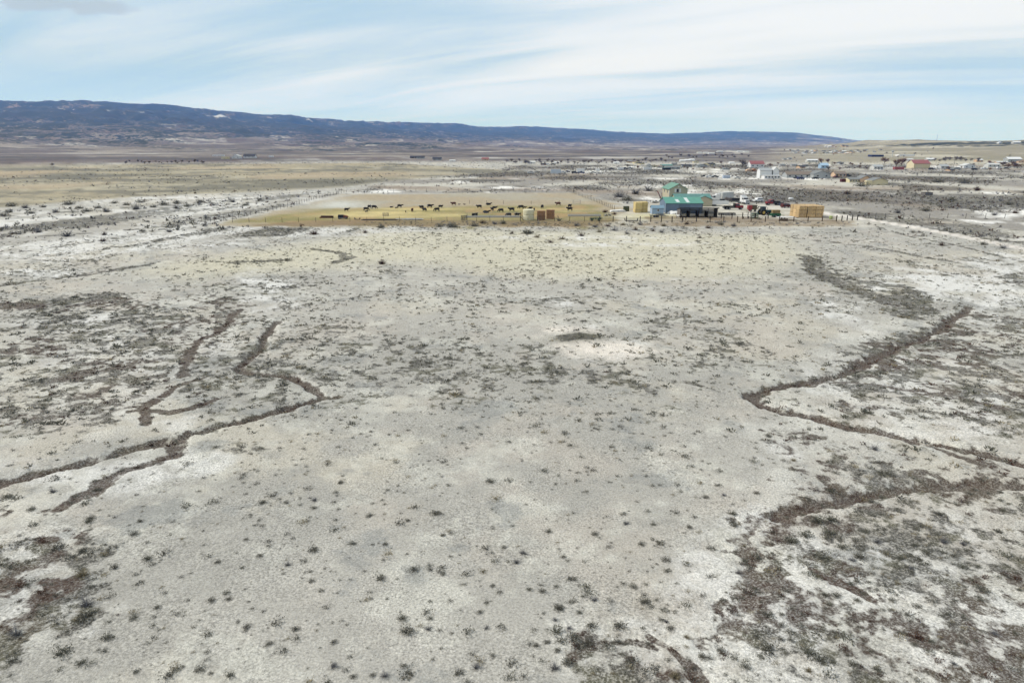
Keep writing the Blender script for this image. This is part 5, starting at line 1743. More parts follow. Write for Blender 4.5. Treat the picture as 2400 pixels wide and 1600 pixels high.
def semi(label, u, v, heading, paint):
    t = thing('semi_tractor', label, 'truck', gp(u, v), R(heading))
    MB().box(-3.6, 3.2, -.45, .45, .7, 1.0).build('chassis', BLACK, t)
    MB().box(1.5, 3.5, -1.0, 1.0, .8, 2.05, taper=.9).build('hood', paint, t)
    MB().box(3.45, 3.6, -.8, .8, .9, 1.9).build('grille', STEEL, t)
    MB().box(3.5, 3.75, -1.15, 1.15, .45, .85).build('bumper', STEEL, t)
    c = cab_shape([(-.1, .9), (1.7, .9), (1.45, 2.95), (-.1, 3.1)], 2.3, .08).build('cab', paint, t)
    MB().box(1.50, 1.72, -.95, .95, 2.1, 2.75).build('windscreen', GLASS, c)
    cab_shape([(.3, 2.0), (1.4, 2.0), (1.32, 2.75), (.3, 2.75)], 2.34, .06).build('side_window', GLASS, c)
    MB().box(-1.7, -.1, -1.15, 1.15, .9, 3.7).build('sleeper', paint, t)
    for s in (-1, 1):
        MB().tube((-1.85, s * .95, .9), (-1.85, s * .95, 4.0), .09).build('exhaust_stack', STEEL, t)
        MB().tube((-.2, s * 1.0, .75), (1.3, s * 1.0, .75), .32, .32, 10).build('fuel_tank', STEEL, t)
        for x in (-3.1, -2.0, 2.6):
            wheel(t, x, s * .9, .52, .42)
    return t


def box_trailer(label, u, v, heading, L, h, paint):
    t = thing('box_trailer', label, 'trailer', gp(u, v), R(heading))
    MB().box(-L / 2, L / 2, -1.3, 1.3, 1.15, 1.15 + h).build('box', paint, t)
    for i in range(int(L / 1.2) + 1):
        x = -L / 2 + .05 + (L - .1) * i / int(L / 1.2)
        for s in (-1, 1):
            MB().box(x - .04, x + .04, s * 1.3 - .03, s * 1.3 + .03, 1.2, 1.1 + h).build('rib', STEEL, t)
    MB().box(-L / 2 - .04, -L / 2, -1.25, 1.25, 1.2, 1.05 + h).build('rear_door', OFFWH, t)
    MB().box(-L / 2, L / 2, -.5, .5, .8, 1.13).build('chassis', BLACK, t)
    for x in (-L / 2 + 1.0, -L / 2 + 2.2):
        for s in (-1, 1):
            wheel(t, x, s * .95, .5, .4)
    for s in (-1, 1):
        MB().box(L / 2 - 2.4, L / 2 - 2.25, s * .8 - .08, s * .8 + .08, 0, 1.0).build('landing_leg', BLACK, t)
    return t


def low_trailer(name, label, u, v, heading, L, deck_m, sides=0.0, w=2.3, cat='trailer', z=.75):
    t = thing(name, label, cat, gp(u, v), R(heading))
    MB().box(-L / 2, L / 2, -w / 2, w / 2, z, z + .16).build('deck', deck_m, t)
    if sides:
        for s in (-1, 1):
            MB().box(-L / 2, L / 2, s * w / 2 - .04, s * w / 2 + .04, z + .14, z + sides).build('side_panel', deck_m, t)
        MB().box(-L / 2, -L / 2 + .08, -w / 2, w / 2, z + .14, z + sides).build('tail_panel', deck_m, t)
    MB().tube((L / 2, 0, z - .05), (L / 2 + 1.3, 0, z - .2), .07).build('hitch', BLACK, t)
    for x in (-.5, .5):
        for s in (-1, 1):
            wheel(t, x - L * .1, s * (w / 2 - .15), .36, .24)
    return t


def tractor(label, u, v, heading, paint, scale=1.0):
    t = thing('tractor', label, 'tractor', gp(u, v), R(heading))
    t.scale = (scale,) * 3
    MB().box(.1, 2.5, -.42, .42, .95, 1.65, taper=.92).build('hood', paint, t)
    MB().box(-1.1, .4, -.4, .4, .7, 1.2).build('chassis', BLACK, t)
    c = cab_shape([(-1.2, 1.15), (.25, 1.15), (.15, 2.55), (-1.1, 2.6)], 1.5, .06).build('cab', GLASS, t)
    MB().box(-1.3, .35, -.82, .82, 2.6, 2.74).build('cab_roof', paint, c)
    MB().tube((1.3, .3, 1.6), (1.3, .3, 2.5), .05).build('exhaust', BLACK, t)
    for s in (-1, 1):
        wheel(t, -.75, s * .98, .92, .5, mat('wheel_yellow', S(190, 160, 60), .6))
        wheel(t, 1.9, s * .85, .58, .34, _MATS['wheel_yellow'])
        MB().box(-1.5, .1, s * .98 - .28, s * .98 + .28, 1.85, 1.95).build('fender', paint, t)
        # loader arm
        MB().tube((.2, s * .55, 1.5), (3.0, s * .55, .9), .09).build('loader_arm', paint, t)
    MB().prism([(3.0, .25), (3.7, .2), (3.75, .45), (3.2, 1.0), (3.0, 1.0)], -.95, .95, 'y').build('bucket', GREYST, t)
    return t


def machines():
    flatbed_truck('dark red flatbed truck with black bed parked right of the barn', 1717, 491, 0, RED, 8.2)
    semi('white semi tractor facing the camera in the yard', 1743, 478, -82, WHITE)
    semi('white semi tractor in front of the white box trailer', 1676, 473, 180, WHITE)
    box_trailer('tall white box trailer parked behind the barn', 1700, 471, 40, 9.0, 2.9, OFFWH)
    low_trailer('stock_trailer', 'long low white trailer between barn and box trailer', 1678, 483, 2, 10.0, WHITE, 1.5)
    low_trailer('lowboy_trailer', 'black lowboy trailer beside the box trailer', 1724, 473, -20, 5.0, BLACK, .9)
    car('pickup_truck', 'white pickup parked at the back of the yard', 1776, 473, 200, WHITE, 'suv', 'pickup')
    flatbed_truck('old dark red truck with grey bed at the back right of the yard', 1813, 481, 185, RED, 7.0)
    car('parked_car', 'dark maroon car parked left of the orange hay stack', 1843, 487, 15, MAROON, 'suv')
    # propane tank
    p = gp(1853, 471)
    t = thing('propane_tank', 'white propane tank behind the orange hay stack', 'tank', p)
    MB().tube((-.9, 0, 1.0), (.9, 0, 1.0), .55, .55, 14).build('tank_body', WHITE, t, True)
    for s in (-1, 1):
        MB().lathe([(.5, 0), (.36, .2), (.12, .3)], 12).build('end_cap', WHITE, t).matrix_local = Matrix.Translation((s * .9, 0, 1.0)) @ Matrix.Rotation(s * math.pi / 2, 4, 'Y')
        MB().box(s * .6 - .1, s * .6 + .1, -.35, .35, -.2, .55).build('saddle', CONC, t)
    # red grain hopper on legs
    p = gp(1756, 499)
    t = thing('grain_hopper', 'bright red hopper standing beside the green tractor', 'hopper', p)
    MB().box(-.75, .75, -.75, .75, 1.5, 2.9).build('bin', REDBR, t)
    MB().box(-.35, .35, -.35, .35, -.8, 0).add([(-.75, -.75, 1.5), (.75, -.75, 1.5), (.75, .75, 1.5), (-.75, .75, 1.5), (0, 0, .6)], [(0, 1, 4), (1, 2, 4), (2, 3, 4), (3, 0, 4)]).build('funnel', REDBR, t)
    for sx in (-1, 1):
        for sy in (-1, 1):
            MB().tube((sx * .7, sy * .7, -.2), (sx * .7, sy * .7, 1.6), .06).build('leg', GREYST, t)
    # brown mixer wagon beside it
    p = gp(1766, 497)
    t = thing('mixer_wagon', 'brown feed mixer wagon right of the red hopper', 'wagon', p)
    MB().prism([(-1.0, .9), (1.0, .9), (1.3, 2.6), (-1.3, 2.6)], -.2, 2.2, 'y').build('tub', mat('brown_olive_paint', S(96, 84, 58), .7), t)
    MB().tube((1.2, 0, 1.2), (2.0, -.2, 2.3), .16).build('chute', BLACK, t)
    for s in (-1, 1):
        wheel(t, s * .9, .9, .45, .3)
    tractor('dark teal tractor with loader beside the green baler', 1790, 504, 10, DKGREEN, 1.15)
    # baler
    p = gp(1817, 509)
    t = thing('baler', 'green baler with a tan bale lying on top', 'baler', p, R(-4))
    MB().box(-1.6, 1.6, -1.1, 1.1, .55, 1.45).build('body', GREEN, t)
    MB().box(-2.4, -1.6, -.6, .6, .6, 1.0).build('chute', GREEN, t)
    MB().tube((1.6, 0, .8), (3.2, 0, .6), .09).build('drawbar', GREEN, t)
    MB().box(-1.0, 1.0, -1.3, 1.3, .15, .55).build('pickup_head', DKGREEN, t)
    for s in (-1, 1):
        wheel(t, -.2, s * 1.25, .48, .34)
    bale(p + Vector((0, 0, 1.47)), 2.7, 1.15, 1.8, mat('olive_tan_hay', S(150, 128, 84), .95, .15, 6), R(-4), 'olive tan hay bale lying on the green baler', None, 1)
    # green rack of gates
    p = gp(1769, 513)
    t = thing('gate_rack', 'bright green metal feeder frame behind the corral fence', 'feeder', p)
    for i in range(6):
        x = -1.25 + .5 * i
        MB().tube((x, 0, -.1), (x, 0, 1.9), .07).build('upright', GREEN, t)
        MB().tube((x, 1.1, -.1), (x, 1.1, 1.9), .07).build('upright', GREEN, t)
    for z in (.25, .9, 1.5, 1.88):
        for y in (0, 1.1):
            MB().box(-1.3, 1.3, y - .05, y + .05, z, z + .14).build('bar', GREEN, t)
    MB().box(-1.3, 1.3, .1, 1.0, .1, .5).build('pan', GREEN, t)
    p = gp(1749, 513)
    t = thing('water_trough', 'black water trough behind the brown corral fence', 'trough', p)
    MB().prism([(-.9, 0), (.9, 0), (1.1, .85), (.98, .85), (.8, .12), (-.8, .12), (-.98, .85), (-1.1, .85)], 0, 1.3, 'y').build('trough_shell', BLACK, t)
    MB().tube((.9, 1.2, -.2), (.9, 1.2, 2.4), .12).build('standpipe', DKWOOD, t)
    # long dark harrow
    p = gp(1705, 505.5)
    t = thing('disc_harrow', 'long dark disc harrow behind the shelter corner', 'harrow', p)
    MB().box(-3.1, 3.1, .2, .45, .7, .95).build('frame_bar', BLACK, t)
    MB().box(-3.1, 3.1, 1.4, 1.65, .7, .95).build('frame_bar', BLACK, t)
    for i in range(12):
        x = -3.0 + i * .545
        for y in (.3, 1.5):
            MB().tube((x - .03, y, .42), (x + .03, y, .42), .42, .42, 10).build('disc', GREYST if i % 3 else BLACK, t)
    MB().tube((0, 0, .8), (0, -1.6, .6), .09).build('drawbar', BLACK, t)
    # white trailer with a dark ring beneath it near the right fence
    low_trailer('flatbed_trailer', 'white edged flatbed trailer behind the right corral fence', 1842, 516, 2, 6.2, WHITE, 0, z=.95)
    t = thing('round_feeder', 'dark round feeder under the white edged trailer', 'feeder', gp(1836, 517.5))
    MB().lathe([(1.5, 0), (1.55, .1), (1.5, .5), (1.2, .52), (1.15, .15), (.2, .12)], 20).build('ring', BLACK, t)
    # hay elevator leaning at the house
    p = gp(1547, 473)
    t = thing('hay_elevator', 'red hay elevator slanting up beside the tan house', 'elevator', p)
    for s in (-1, 1):
        MB().tube((1.2, s * .45, .2), (-1.3, s * .45 + .4, 4.6), .12).build('side_rail', RED, t)
        MB().tube((.5, s * .45, 0), (-.8, s * .45, 3.6), .06).build('support_leg', GREYST, t)
    for i in range(9):
        k = i / 8
        MB().box(1.2 - 2.5 * k - .06, 1.2 - 2.5 * k + .06, -.45 + .4 * k, .45 + .4 * k, .2 + 4.4 * k - .05, .2 + 4.4 * k + .12).build('slat', RED, t)
    for s in (-1, 1):
        wheel(t, .1, s * .6, .34, .2)
    t = thing('engine_hoist', 'brown wooden frame between the red elevator and the house', 'frame', gp(1556, 472))
    for s in (-1, 1):
        MB().box(s * 1.0 - .12, s * 1.0 + .12, -.12, .12, -.2, 3.9).build('post', DKWOOD, t)
    MB().box(-1.3, 1.3, -.14, .14, 3.3, 3.9).build('beam', RUSTY, t)
    MB().box(-1.3, 1.3, -.1, .1, 2.5, 2.75).build('beam', DKWOOD, t)
    car('utility_vehicle', 'small white utility vehicle left of the red elevator', 1536, 475, 10, WHITE, 'pickup', 'vehicle', .62)
    low_trailer('flatbed_trailer', 'dark low flatbed trailer in front of the pale blue shed', 1541, 509, 1, 5.6, BLACK, 0, z=.55)
    # white tarps
    for u, v, sx, lb in ((1573, 501, 2.0, 'crumpled white tarp pile left of the shelter, smaller'), (1585, 502, 2.4, 'crumpled white tarp pile against the shelter end wall, larger')):
        rng = np.random.default_rng(int(u))
        bm = bmesh.new()
        bmesh.ops.create_icosphere(bm, subdivisions=3, radius=1.0)
        for q in bm.verts:
            n = fbm(np.array([q.co.x * 2 + u]), np.array([q.co.y * 2 + q.co.z]), 1.0, 3, 9)[0]
            q.co = Vector((q.co.x * sx * (.8 + .5 * n), q.co.y * 1.2 * (.8 + .5 * n), max(q.co.z, -.1) * (.55 + .9 * n)))
        me = bpy.data.meshes.new('tarp_pile'); bm.to_mesh(me); bm.free()
        me.materials.append(TARP)
        tag(link('tarp_pile', me, None, gp(u, v)), lb, 'tarp')
    # dark tank and implements behind the left rails
    p = gp(1480, 518)
    t = thing('stock_tank', 'long dark stock tank behind the dark corral rails', 'tank', p)
    MB().prism([(-2.2, 0), (2.2, 0), (2.35, .9), (2.2, .9), (2.1, .15), (-2.1, .15), (-2.2, .9), (-2.35, .9)], 0, 1.2, 'y').build('tank_shell', BLACK, t)
    MB().box(-2.2, 2.2, .1, 1.1, .55, .6).build('water', mat('tank_water', S(90, 110, 112), .1, .05), t)
    p = gp(1396, 518)
    t = thing('hay_rake', 'dark green hay rake at the right end of the mesh fence', 'rake', p, R(5))
    MB().box(-2.0, 2.0, -.1, .1, .9, 1.1).build('tool_bar', GREEN, t)
    for i in range(5):
        x = -1.7 + i * .85
        w = MB()
        for k in range(14):
            a = 2 * math.pi * k / 14
            w.tube((x, -.3, .85), (x + .78 * math.cos(a), -.3, .85 + .78 * math.sin(a)), .04, .03, 4)
        w.build('finger_wheel', GREEN if i % 2 else DKGREEN, t)
    MB().tube((0, 0, 1.0), (.4, 2.2, .6), .1).build('drawbar', DKGREEN, t)
    for s in (-1, 1):
        wheel(t, s * 1.2, .6, .4, .25)
    p = gp(1310, 518)
    t = thing('post_pile', 'dark green weeds and posts heaped right of the brown bales', 'brush pile', p)
    rng = random.Random(4)
    for k in range(26):
        a = rng.uniform(0, 6.28); L = rng.uniform(.8, 2.4)
        MB().tube((rng.uniform(-.5, .5), rng.uniform(-.2, .6), 0), (L * math.cos(a) * .6, L * .4 * math.sin(a) + .3, L * rng.uniform(.3, 1)), .06, .02, 4).build('branch', DKGREEN if k % 2 else DKWOOD, t)
    # scrap at the left of the pasture front
    p = gp(765, 511)
    t = thing('log_pile', 'low pile of brown logs at the front left of the pasture', 'log pile', p)
    for k in range(8):
        y = (k % 4) * .42; z = .2 + (k // 4) * .36
        MB().tube((-2.2 + rng.uniform(-.4, .3), y, z), (2.0 + rng.uniform(-.4, .6), y + .1, z), .2, .17, 8).build('log', DKWOOD if k % 3 else RUSTY, t)
    p = gp(804, 513)
    t = thing('scrap_wagon', 'rusty old farm wagon wreck at the front of the pasture', 'wagon', p, R(3))
    MB().box(-1.7, .3, -.7, .7, .5, 1.45, taper=.9).build('engine_block', BLACK, t)
    MB().prism([(.3, .45), (1.9, .5), (1.7, 1.0), (.3, 1.35)], -.8, .8, 'y').build('body_panel', RUSTY, t)
    MB().box(-.9, .9, -.78, -.72, .25, .55).build('running_board', GREYST, t)
    for x in (-1.2, 1.2):
        for s in (-1, 1):
            wheel(t, x, s * .75, .38, .22)
    p = gp(837, 515)
    t = thing('feed_tub', 'dark rectangular feed tub lying right of the rusty wagon', 'tub', p)
    MB().prism([(-.85, 0), (.85, 0), (1.0, .7), (.88, .7), (.75, .12), (-.75, .12), (-.88, .7), (-1.0, .7)], 0, 1.0, 'y').build('tub_shell', BLACK, t)
    a, b = gp(848, 516.5), gp(930, 516)
    t = thing('pipe_stack', 'long dark stack of pipes lying along the pasture front', 'pipe stack', a)
    d = b - a
    for k in range(5):
        off = Vector((rng.uniform(-.5, .5), (k % 3) * .25, .12 + (k // 3) * .2))
        MB().tube(off, d * rng.uniform(.85, 1.0) + off, .11, .11, 6).build('pipe', BLACK if k % 2 else GREYST, t)
    a, b = gp(925, 515.5), gp(998, 514.5)
    t = thing('tin_sheet_stack', 'pale corrugated tin sheets stacked along the pasture front', 'sheet stack', a)
    d = b - a
    for k in range(5):
        x0 = rng.uniform(0, .35) * d.x; L = d.x * rng.uniform(.4, .6)
        MB().box(x0, x0 + L, -.1 + .15 * k, 1.0 + .15 * k, .05 + .07 * k, .1 + .07 * k, rz=rng.uniform(-.03, .03)).build('tin_sheet', STEEL if k % 2 else OFFWH, t)
    p = gp(904, 506)
    t = thing('hay_feeder', 'dark hay feeder ring standing on the yellow hay', 'feeder', p)
    for z in (.1, .55, 1.0):
        m = MB()
        for k in range(18):
            a0, a1 = 2 * math.pi * k / 18, 2 * math.pi * (k + 1) / 18
            m.tube((1.1 * math.cos(a0), 1.1 * math.sin(a0), z), (1.1 * math.cos(a1), 1.1 * math.sin(a1), z), .05, .05, 4)
        m.build('hoop', GREYST, t)
    for k in range(9):
        a0 = 2 * math.pi * k / 9
        MB().tube((1.1 * math.cos(a0), 1.1 * math.sin(a0), 0), (1.1 * math.cos(a0), 1.1 * math.sin(a0), 1.1), .05, .05, 4).build('upright', BLACK, t)
    p = gp(1088, 517)
    t = thing('squeeze_chute', 'dark steel cattle chute at the left end of the long trough', 'cattle chute', p)
    for s in (-1, 1):
        for z in (.4, .8, 1.2, 1.6):
            MB().tube((-1.0, s * .4, z), (1.0, s * .4, z), .05, .05, 5).build('bar', BLACK, t)
        for x in (-1.0, 0, 1.0):
            MB().tube((x, s * .4, -.1), (x, s * .4, 2.3 if x == 1.0 else 1.8), .06, .06, 5).build('upright', GREYST, t)
    MB().box(.92, 1.06, -.45, .45, .1, 1.9).build('head_gate', BLACK, t)
    p = gp(1222, 517)
    t = thing('loading_ramp', 'slanting dark loading ramp left of the cream straw stack', 'ramp', p)
    MB().prism([(-.4, 1.2), (.9, -.05), (.9, .15), (-.4, 1.4)], 0, .9, 'y').build('ramp_deck', DKWOOD, t)
    for s in (0, .9):
        MB().tube((-.4, s, 0), (-.4, s, 2.3), .07).build('post', DKWOOD, t)
        MB().tube((-.4, s, 2.2), (.9, s, .9), .06).build('hand_rail', DKWOOD, t)
    p = gp(1947, 513)
    t = thing('lime_barrel', 'pale green barrel right of the orange hay stack', 'barrel', p)
    MB().lathe([(.5, 0), (.56, .1), (.6, .5), (.56, .95), (.5, 1.05)], 14).build('barrel_shell', mat('lime_paint', S(176, 196, 110), .6), t)
    p = gp(1425, 507)
    t = thing('salvage_heap', 'heap of grey and dark scrap iron at the right fence corner', 'scrap heap', p)
    for k in range(18):
        a0 = rng.uniform(0, 6.28); L = rng.uniform(.5, 1.6)
        MB().tube((rng.uniform(-1.5, 1.5), rng.uniform(-.5, .8), .1), (rng.uniform(-1.8, 1.8), rng.uniform(-.5, 1), L * .8), .09, .06, 4).build('bar', [BLACK, GREYST, OFFWH][k % 3], t)
    p = gp(1450, 497)
    t = thing('tarp_stack', 'low white tarp covered stack left of the dark green bales', 'covered stack', p)
    MB().prism([(-3.2, 0), (3.0, 0), (2.6, .55), (1.2, .75), (-1.0, .6), (-2.8, .5)], 0, 3.0, 'y').build('cover', TARP, t)
    for k in range(3):
        MB().tube((-2.0 + 2 * k, -.08, .05), (-2.0 + 2 * k, -.05, .6), .04).build('strap', BLACK, t)


machines()

# ------------------------------------------------------------------ bare trees
BARK = mat('grey_bark', S(96, 88, 82), .95, .2, 3)
TWIG = mat_tint('grey_bare_twigs', S(92, 86, 84), S(134, 126, 124))
TWIGB = mat_tint('brown_bare_twigs', S(92, 72, 62), S(138, 112, 98))
EVER = mat_tint('dark_evergreen_needles', S(34, 42, 36), S(74, 84, 66))


def tree_meshes(seed, h=10.0, spread=.5, twigs=420):
    """trunk with limbs, and a crown of fine twigs at the ends of the limbs"""
    rng = random.Random(seed)
    tr = MB(); tips = []
    def grow(p, d, L, r, depth):
        q = p + d * L
        tr.tube(p, q, r, r * .68, 5 if depth < 2 else 3)
        if depth == 3:
            tips.append((q, d)); return
        n = 3 if depth else 4
        for k in range(n):
            a = rng.uniform(0, 6.28)
            side = Vector((math.cos(a), math.sin(a), rng.uniform(-.3, .6)))
            grow(q - d * L * rng.uniform(0, .35), (d * .75 + side * spread * rng.uniform(.7, 1.3)).normalized(), L * rng.uniform(.78, .98), r * .6, depth + 1)
            tips.append((q, d))
    grow(Vector((0, 0, -.3)), Vector((rng.uniform(-.05, .05), rng.uniform(-.05, .05), 1)).normalized(), h * .19, h * .018, 0)
    T = []; tin = []
    nr = np.random.default_rng(seed)
    for _ in range(twigs):
        q, d = rng.choice(tips)
        dd = (d + Vector(nr.normal(0, .7, 3))).normalized()
        L = h * rng.uniform(.09, .2)
        s = dd.orthogonal().normalized() * (h * .009)
        base = q - d * rng.uniform(0, h * .08)
        T.append([base - s, base + s, base + dd * L])
        tin.append(rng.random())
    me_t = tr.mesh('trunk'); me_t.materials.append(BARK)
    return me_t, np.array([[tuple(v) for v in t] for t in T]), np.array(tin)


TREE_ME = []
for k in range(5):
    tm, T, tin = tree_meshes(60 + k, 10.0, .55 + .1 * (k % 3), 620)
    cg = tri_mesh('crown', T, tin); cg.materials.append(TWIG)
    cb = tri_mesh('crown', T, tin); cb.materials.append(TWIGB)
    TREE_ME.append((tm, cg, cb))


def ever_mesh(seed):
    rng = np.random.default_rng(seed)
    n = 420
    z = rng.uniform(.08, 1, n) ** 1.1; a = rng.uniform(0, 6.283, n)
    rr = (1 - z) * .34 * rng.uniform(.5, 1.1, n) + .02
    P = np.stack([np.cos(a) * rr, np.sin(a) * rr, z], 1) * 10
    d = np.stack([np.cos(a), np.sin(a), rng.uniform(-.4, .3, n)], 1); s = np.stack([-np.sin(a), np.cos(a), rng.normal(0, .3, n)], 1)
    L = rng.uniform(.35, .8, (n, 1))
    me = tri_mesh('crown', np.stack([P - s * L * .45, P + s * L * .45, P + d * L], 1), rng.uniform(0, 1, n))
    me.materials.append(EVER)
    return me


EVER_ME = [ever_mesh(5), ever_mesh(6)]
EV_TRUNK = MB().tube((0, 0, -.5), (0, 0, 8), .22, .05, 6).mesh('trunk'); EV_TRUNK.materials.append(BARK)
trng = random.Random(21)
def tree(u, v, hpx, label, group=None, kind='grey', name='bare_tree'):
    p = gp(u, v)
    h = hpx * px_size(p)
    t = thing(name, label, 'tree', p, trng.uniform(0, 6.28), group)
    k = h / 10.0
    t.scale = (k * trng.uniform(.95, 1.3), k * trng.uniform(.95, 1.3), k)
    if kind == 'ever':
        link('trunk', EV_TRUNK, t); link('crown', trng.choice(EVER_ME), t)
    else:
        tm, cg, cb = trng.choice(TREE_ME)
        link('trunk', tm, t)
        link('crown', cb if kind == 'brown' else cg, t)
    return t


tree(1707, 476, 26, 'bare tree standing in front of the white box trailer')
tree(1740, 392, 30, 'tall pale bare tree left of the red roofed white house', kind='grey')
tree(1925, 384, 22, 'brown bare tree above the light blue house', kind='brown')
tree(1940, 383, 18, 'smaller brown bare tree right of the light blue house', kind='brown')
tree(2073, 384, 26, 'brown bare tree left of the red trailer in the town row', kind='brown')
tree(2100, 392, 36, 'large dark bare tree leaning over the red trailer', kind='brown')
tree(2112, 388, 30, 'large dark bare tree just right of the red trailer', kind='brown')
tree(2320, 388, 20, 'reddish brown bare tree right of the white house row', kind='brown')
for k, u in enumerate((1912, 1918, 1950)):
    tree(u, 392, 13, 'dark evergreen, %s of three beside the light blue house' % ['left', 'middle', 'right'][k], kind='ever', name='evergreen_tree')
tree(2366, 372, 10, 'dark evergreen beside the pale hilltop house at far right', kind='ever', name='evergreen_tree')
for u in range(1190, 1560, 8):
    tree(u + trng.uniform(-7, 7), 383 + trng.uniform(-4, 3) - (2 if u > 1400 else 0), trng.uniform(7, 17), 'grey bare cottonwood in the tree belt beyond the grassland', 'cottonwoods in the tree belt')
for u in range(1560, 1760, 10):
    tree(u + trng.uniform(-8, 8), 369 + trng.uniform(-4, 3), trng.uniform(7, 12), 'small grey bare tree in the farther belt toward the hills', 'trees in the farther belt')
for u in range(290, 480, 10):
    tree(u + trng.uniform(-8, 8), 384 + trng.uniform(-4, 1), trng.uniform(6, 14), 'grey bare tree in the hollow behind the left grassland', 'trees in the left hollow')
for u in (2180, 2190, 2203, 2215, 2226, 2240, 2252, 2262, 2275, 2290):
    tree(u, 378 + trng.uniform(-3, 3), trng.uniform(12, 20), 'grey bare tree behind the white houses of the town row', 'trees behind the town row')
for u in (2350, 2362, 2373, 2384, 2394):
    tree(u, 392 + trng.uniform(-3, 3), trng.uniform(14, 22), 'dark bare tree at the right end of the town row', 'trees at the right end of the town', 'brown')
for u in (1575, 1690, 1650, 1612):
    tree(u, 396 + trng.uniform(-4, 2), trng.uniform(8, 12), 'low brown bare tree among the middle houses', 'trees among the middle houses', 'brown')
for k in range(40):
    u = trng.uniform(1440, 2400)
    tree(u, trng.uniform(384, 402), trng.uniform(7, 14), 'low brown bare tree scattered among the town houses', 'bare trees scattered through the town', trng.choice(['brown', 'grey']))
for k in range(22):
    u = trng.uniform(1800, 2200)
    tree(u, trng.uniform(350, 372), trng.uniform(4, 8), 'tiny grey bare tree on the slope of the hillside town', 'tiny trees of the hillside town', 'grey')
tree(122, 389, 13, 'lone bare tree on the far edge of the left grassland')

# ------------------------------------------------------------------ town
def town_house(u, v, wpx, hpx, wall_m, roof_m, label, along='x', depth=8.0, ridge=.35, nwin=2, yaw=0.0, name='house', cat='house', group=None, dr=True, wface=None):
    p = gp(u, v)
    q = px_size(p)
    w = wpx * q; h = hpx * q
    eave = h * (1 - ridge)
    t = thing(name, label, cat, p, R(yaw), group)
    gable(t, w, depth, eave, h, wall_m, roof_m, along, over=.4)
    if nwin:
        ww = min(1.3, w / (nwin * 2.2)); wh = min(1.2, eave * .42)
        for i in range(nwin):
            x = -w / 2 + w * (i + .5) / nwin
            window(t, x, eave * .38, ww, wh)
    if dr:
        door(t, w * .02 + w / (2 * max(nwin, 1)) if nwin > 1 else -w * .3, .9, min(2.05, eave * .8))
    return t


def block(name, label, u, v, wpx, hpx, m, depth=2.6, yaw=0.0, cat='container', group=None, roof=None):
    p = gp(u, v); q = px_size(p)
    w, h = wpx * q, hpx * q
    t = thing(name, label, cat, p, R(yaw), group)
    MB().box(-w / 2, w / 2, 0, depth, -.4, h).build('shell', m, t)
    MB().box(-w / 2 - .05, w / 2 + .05, -.05, depth + .05, h, h + .14).build('roof', roof or m, t)
    n = max(2, int(w / 1.2))
    for i in range(n):
        x = -w / 2 + w * (i + .5) / n
        MB().box(x - .06, x + .06, -.04, .01, .05, h - .05).build('rib', m, t)
    return t


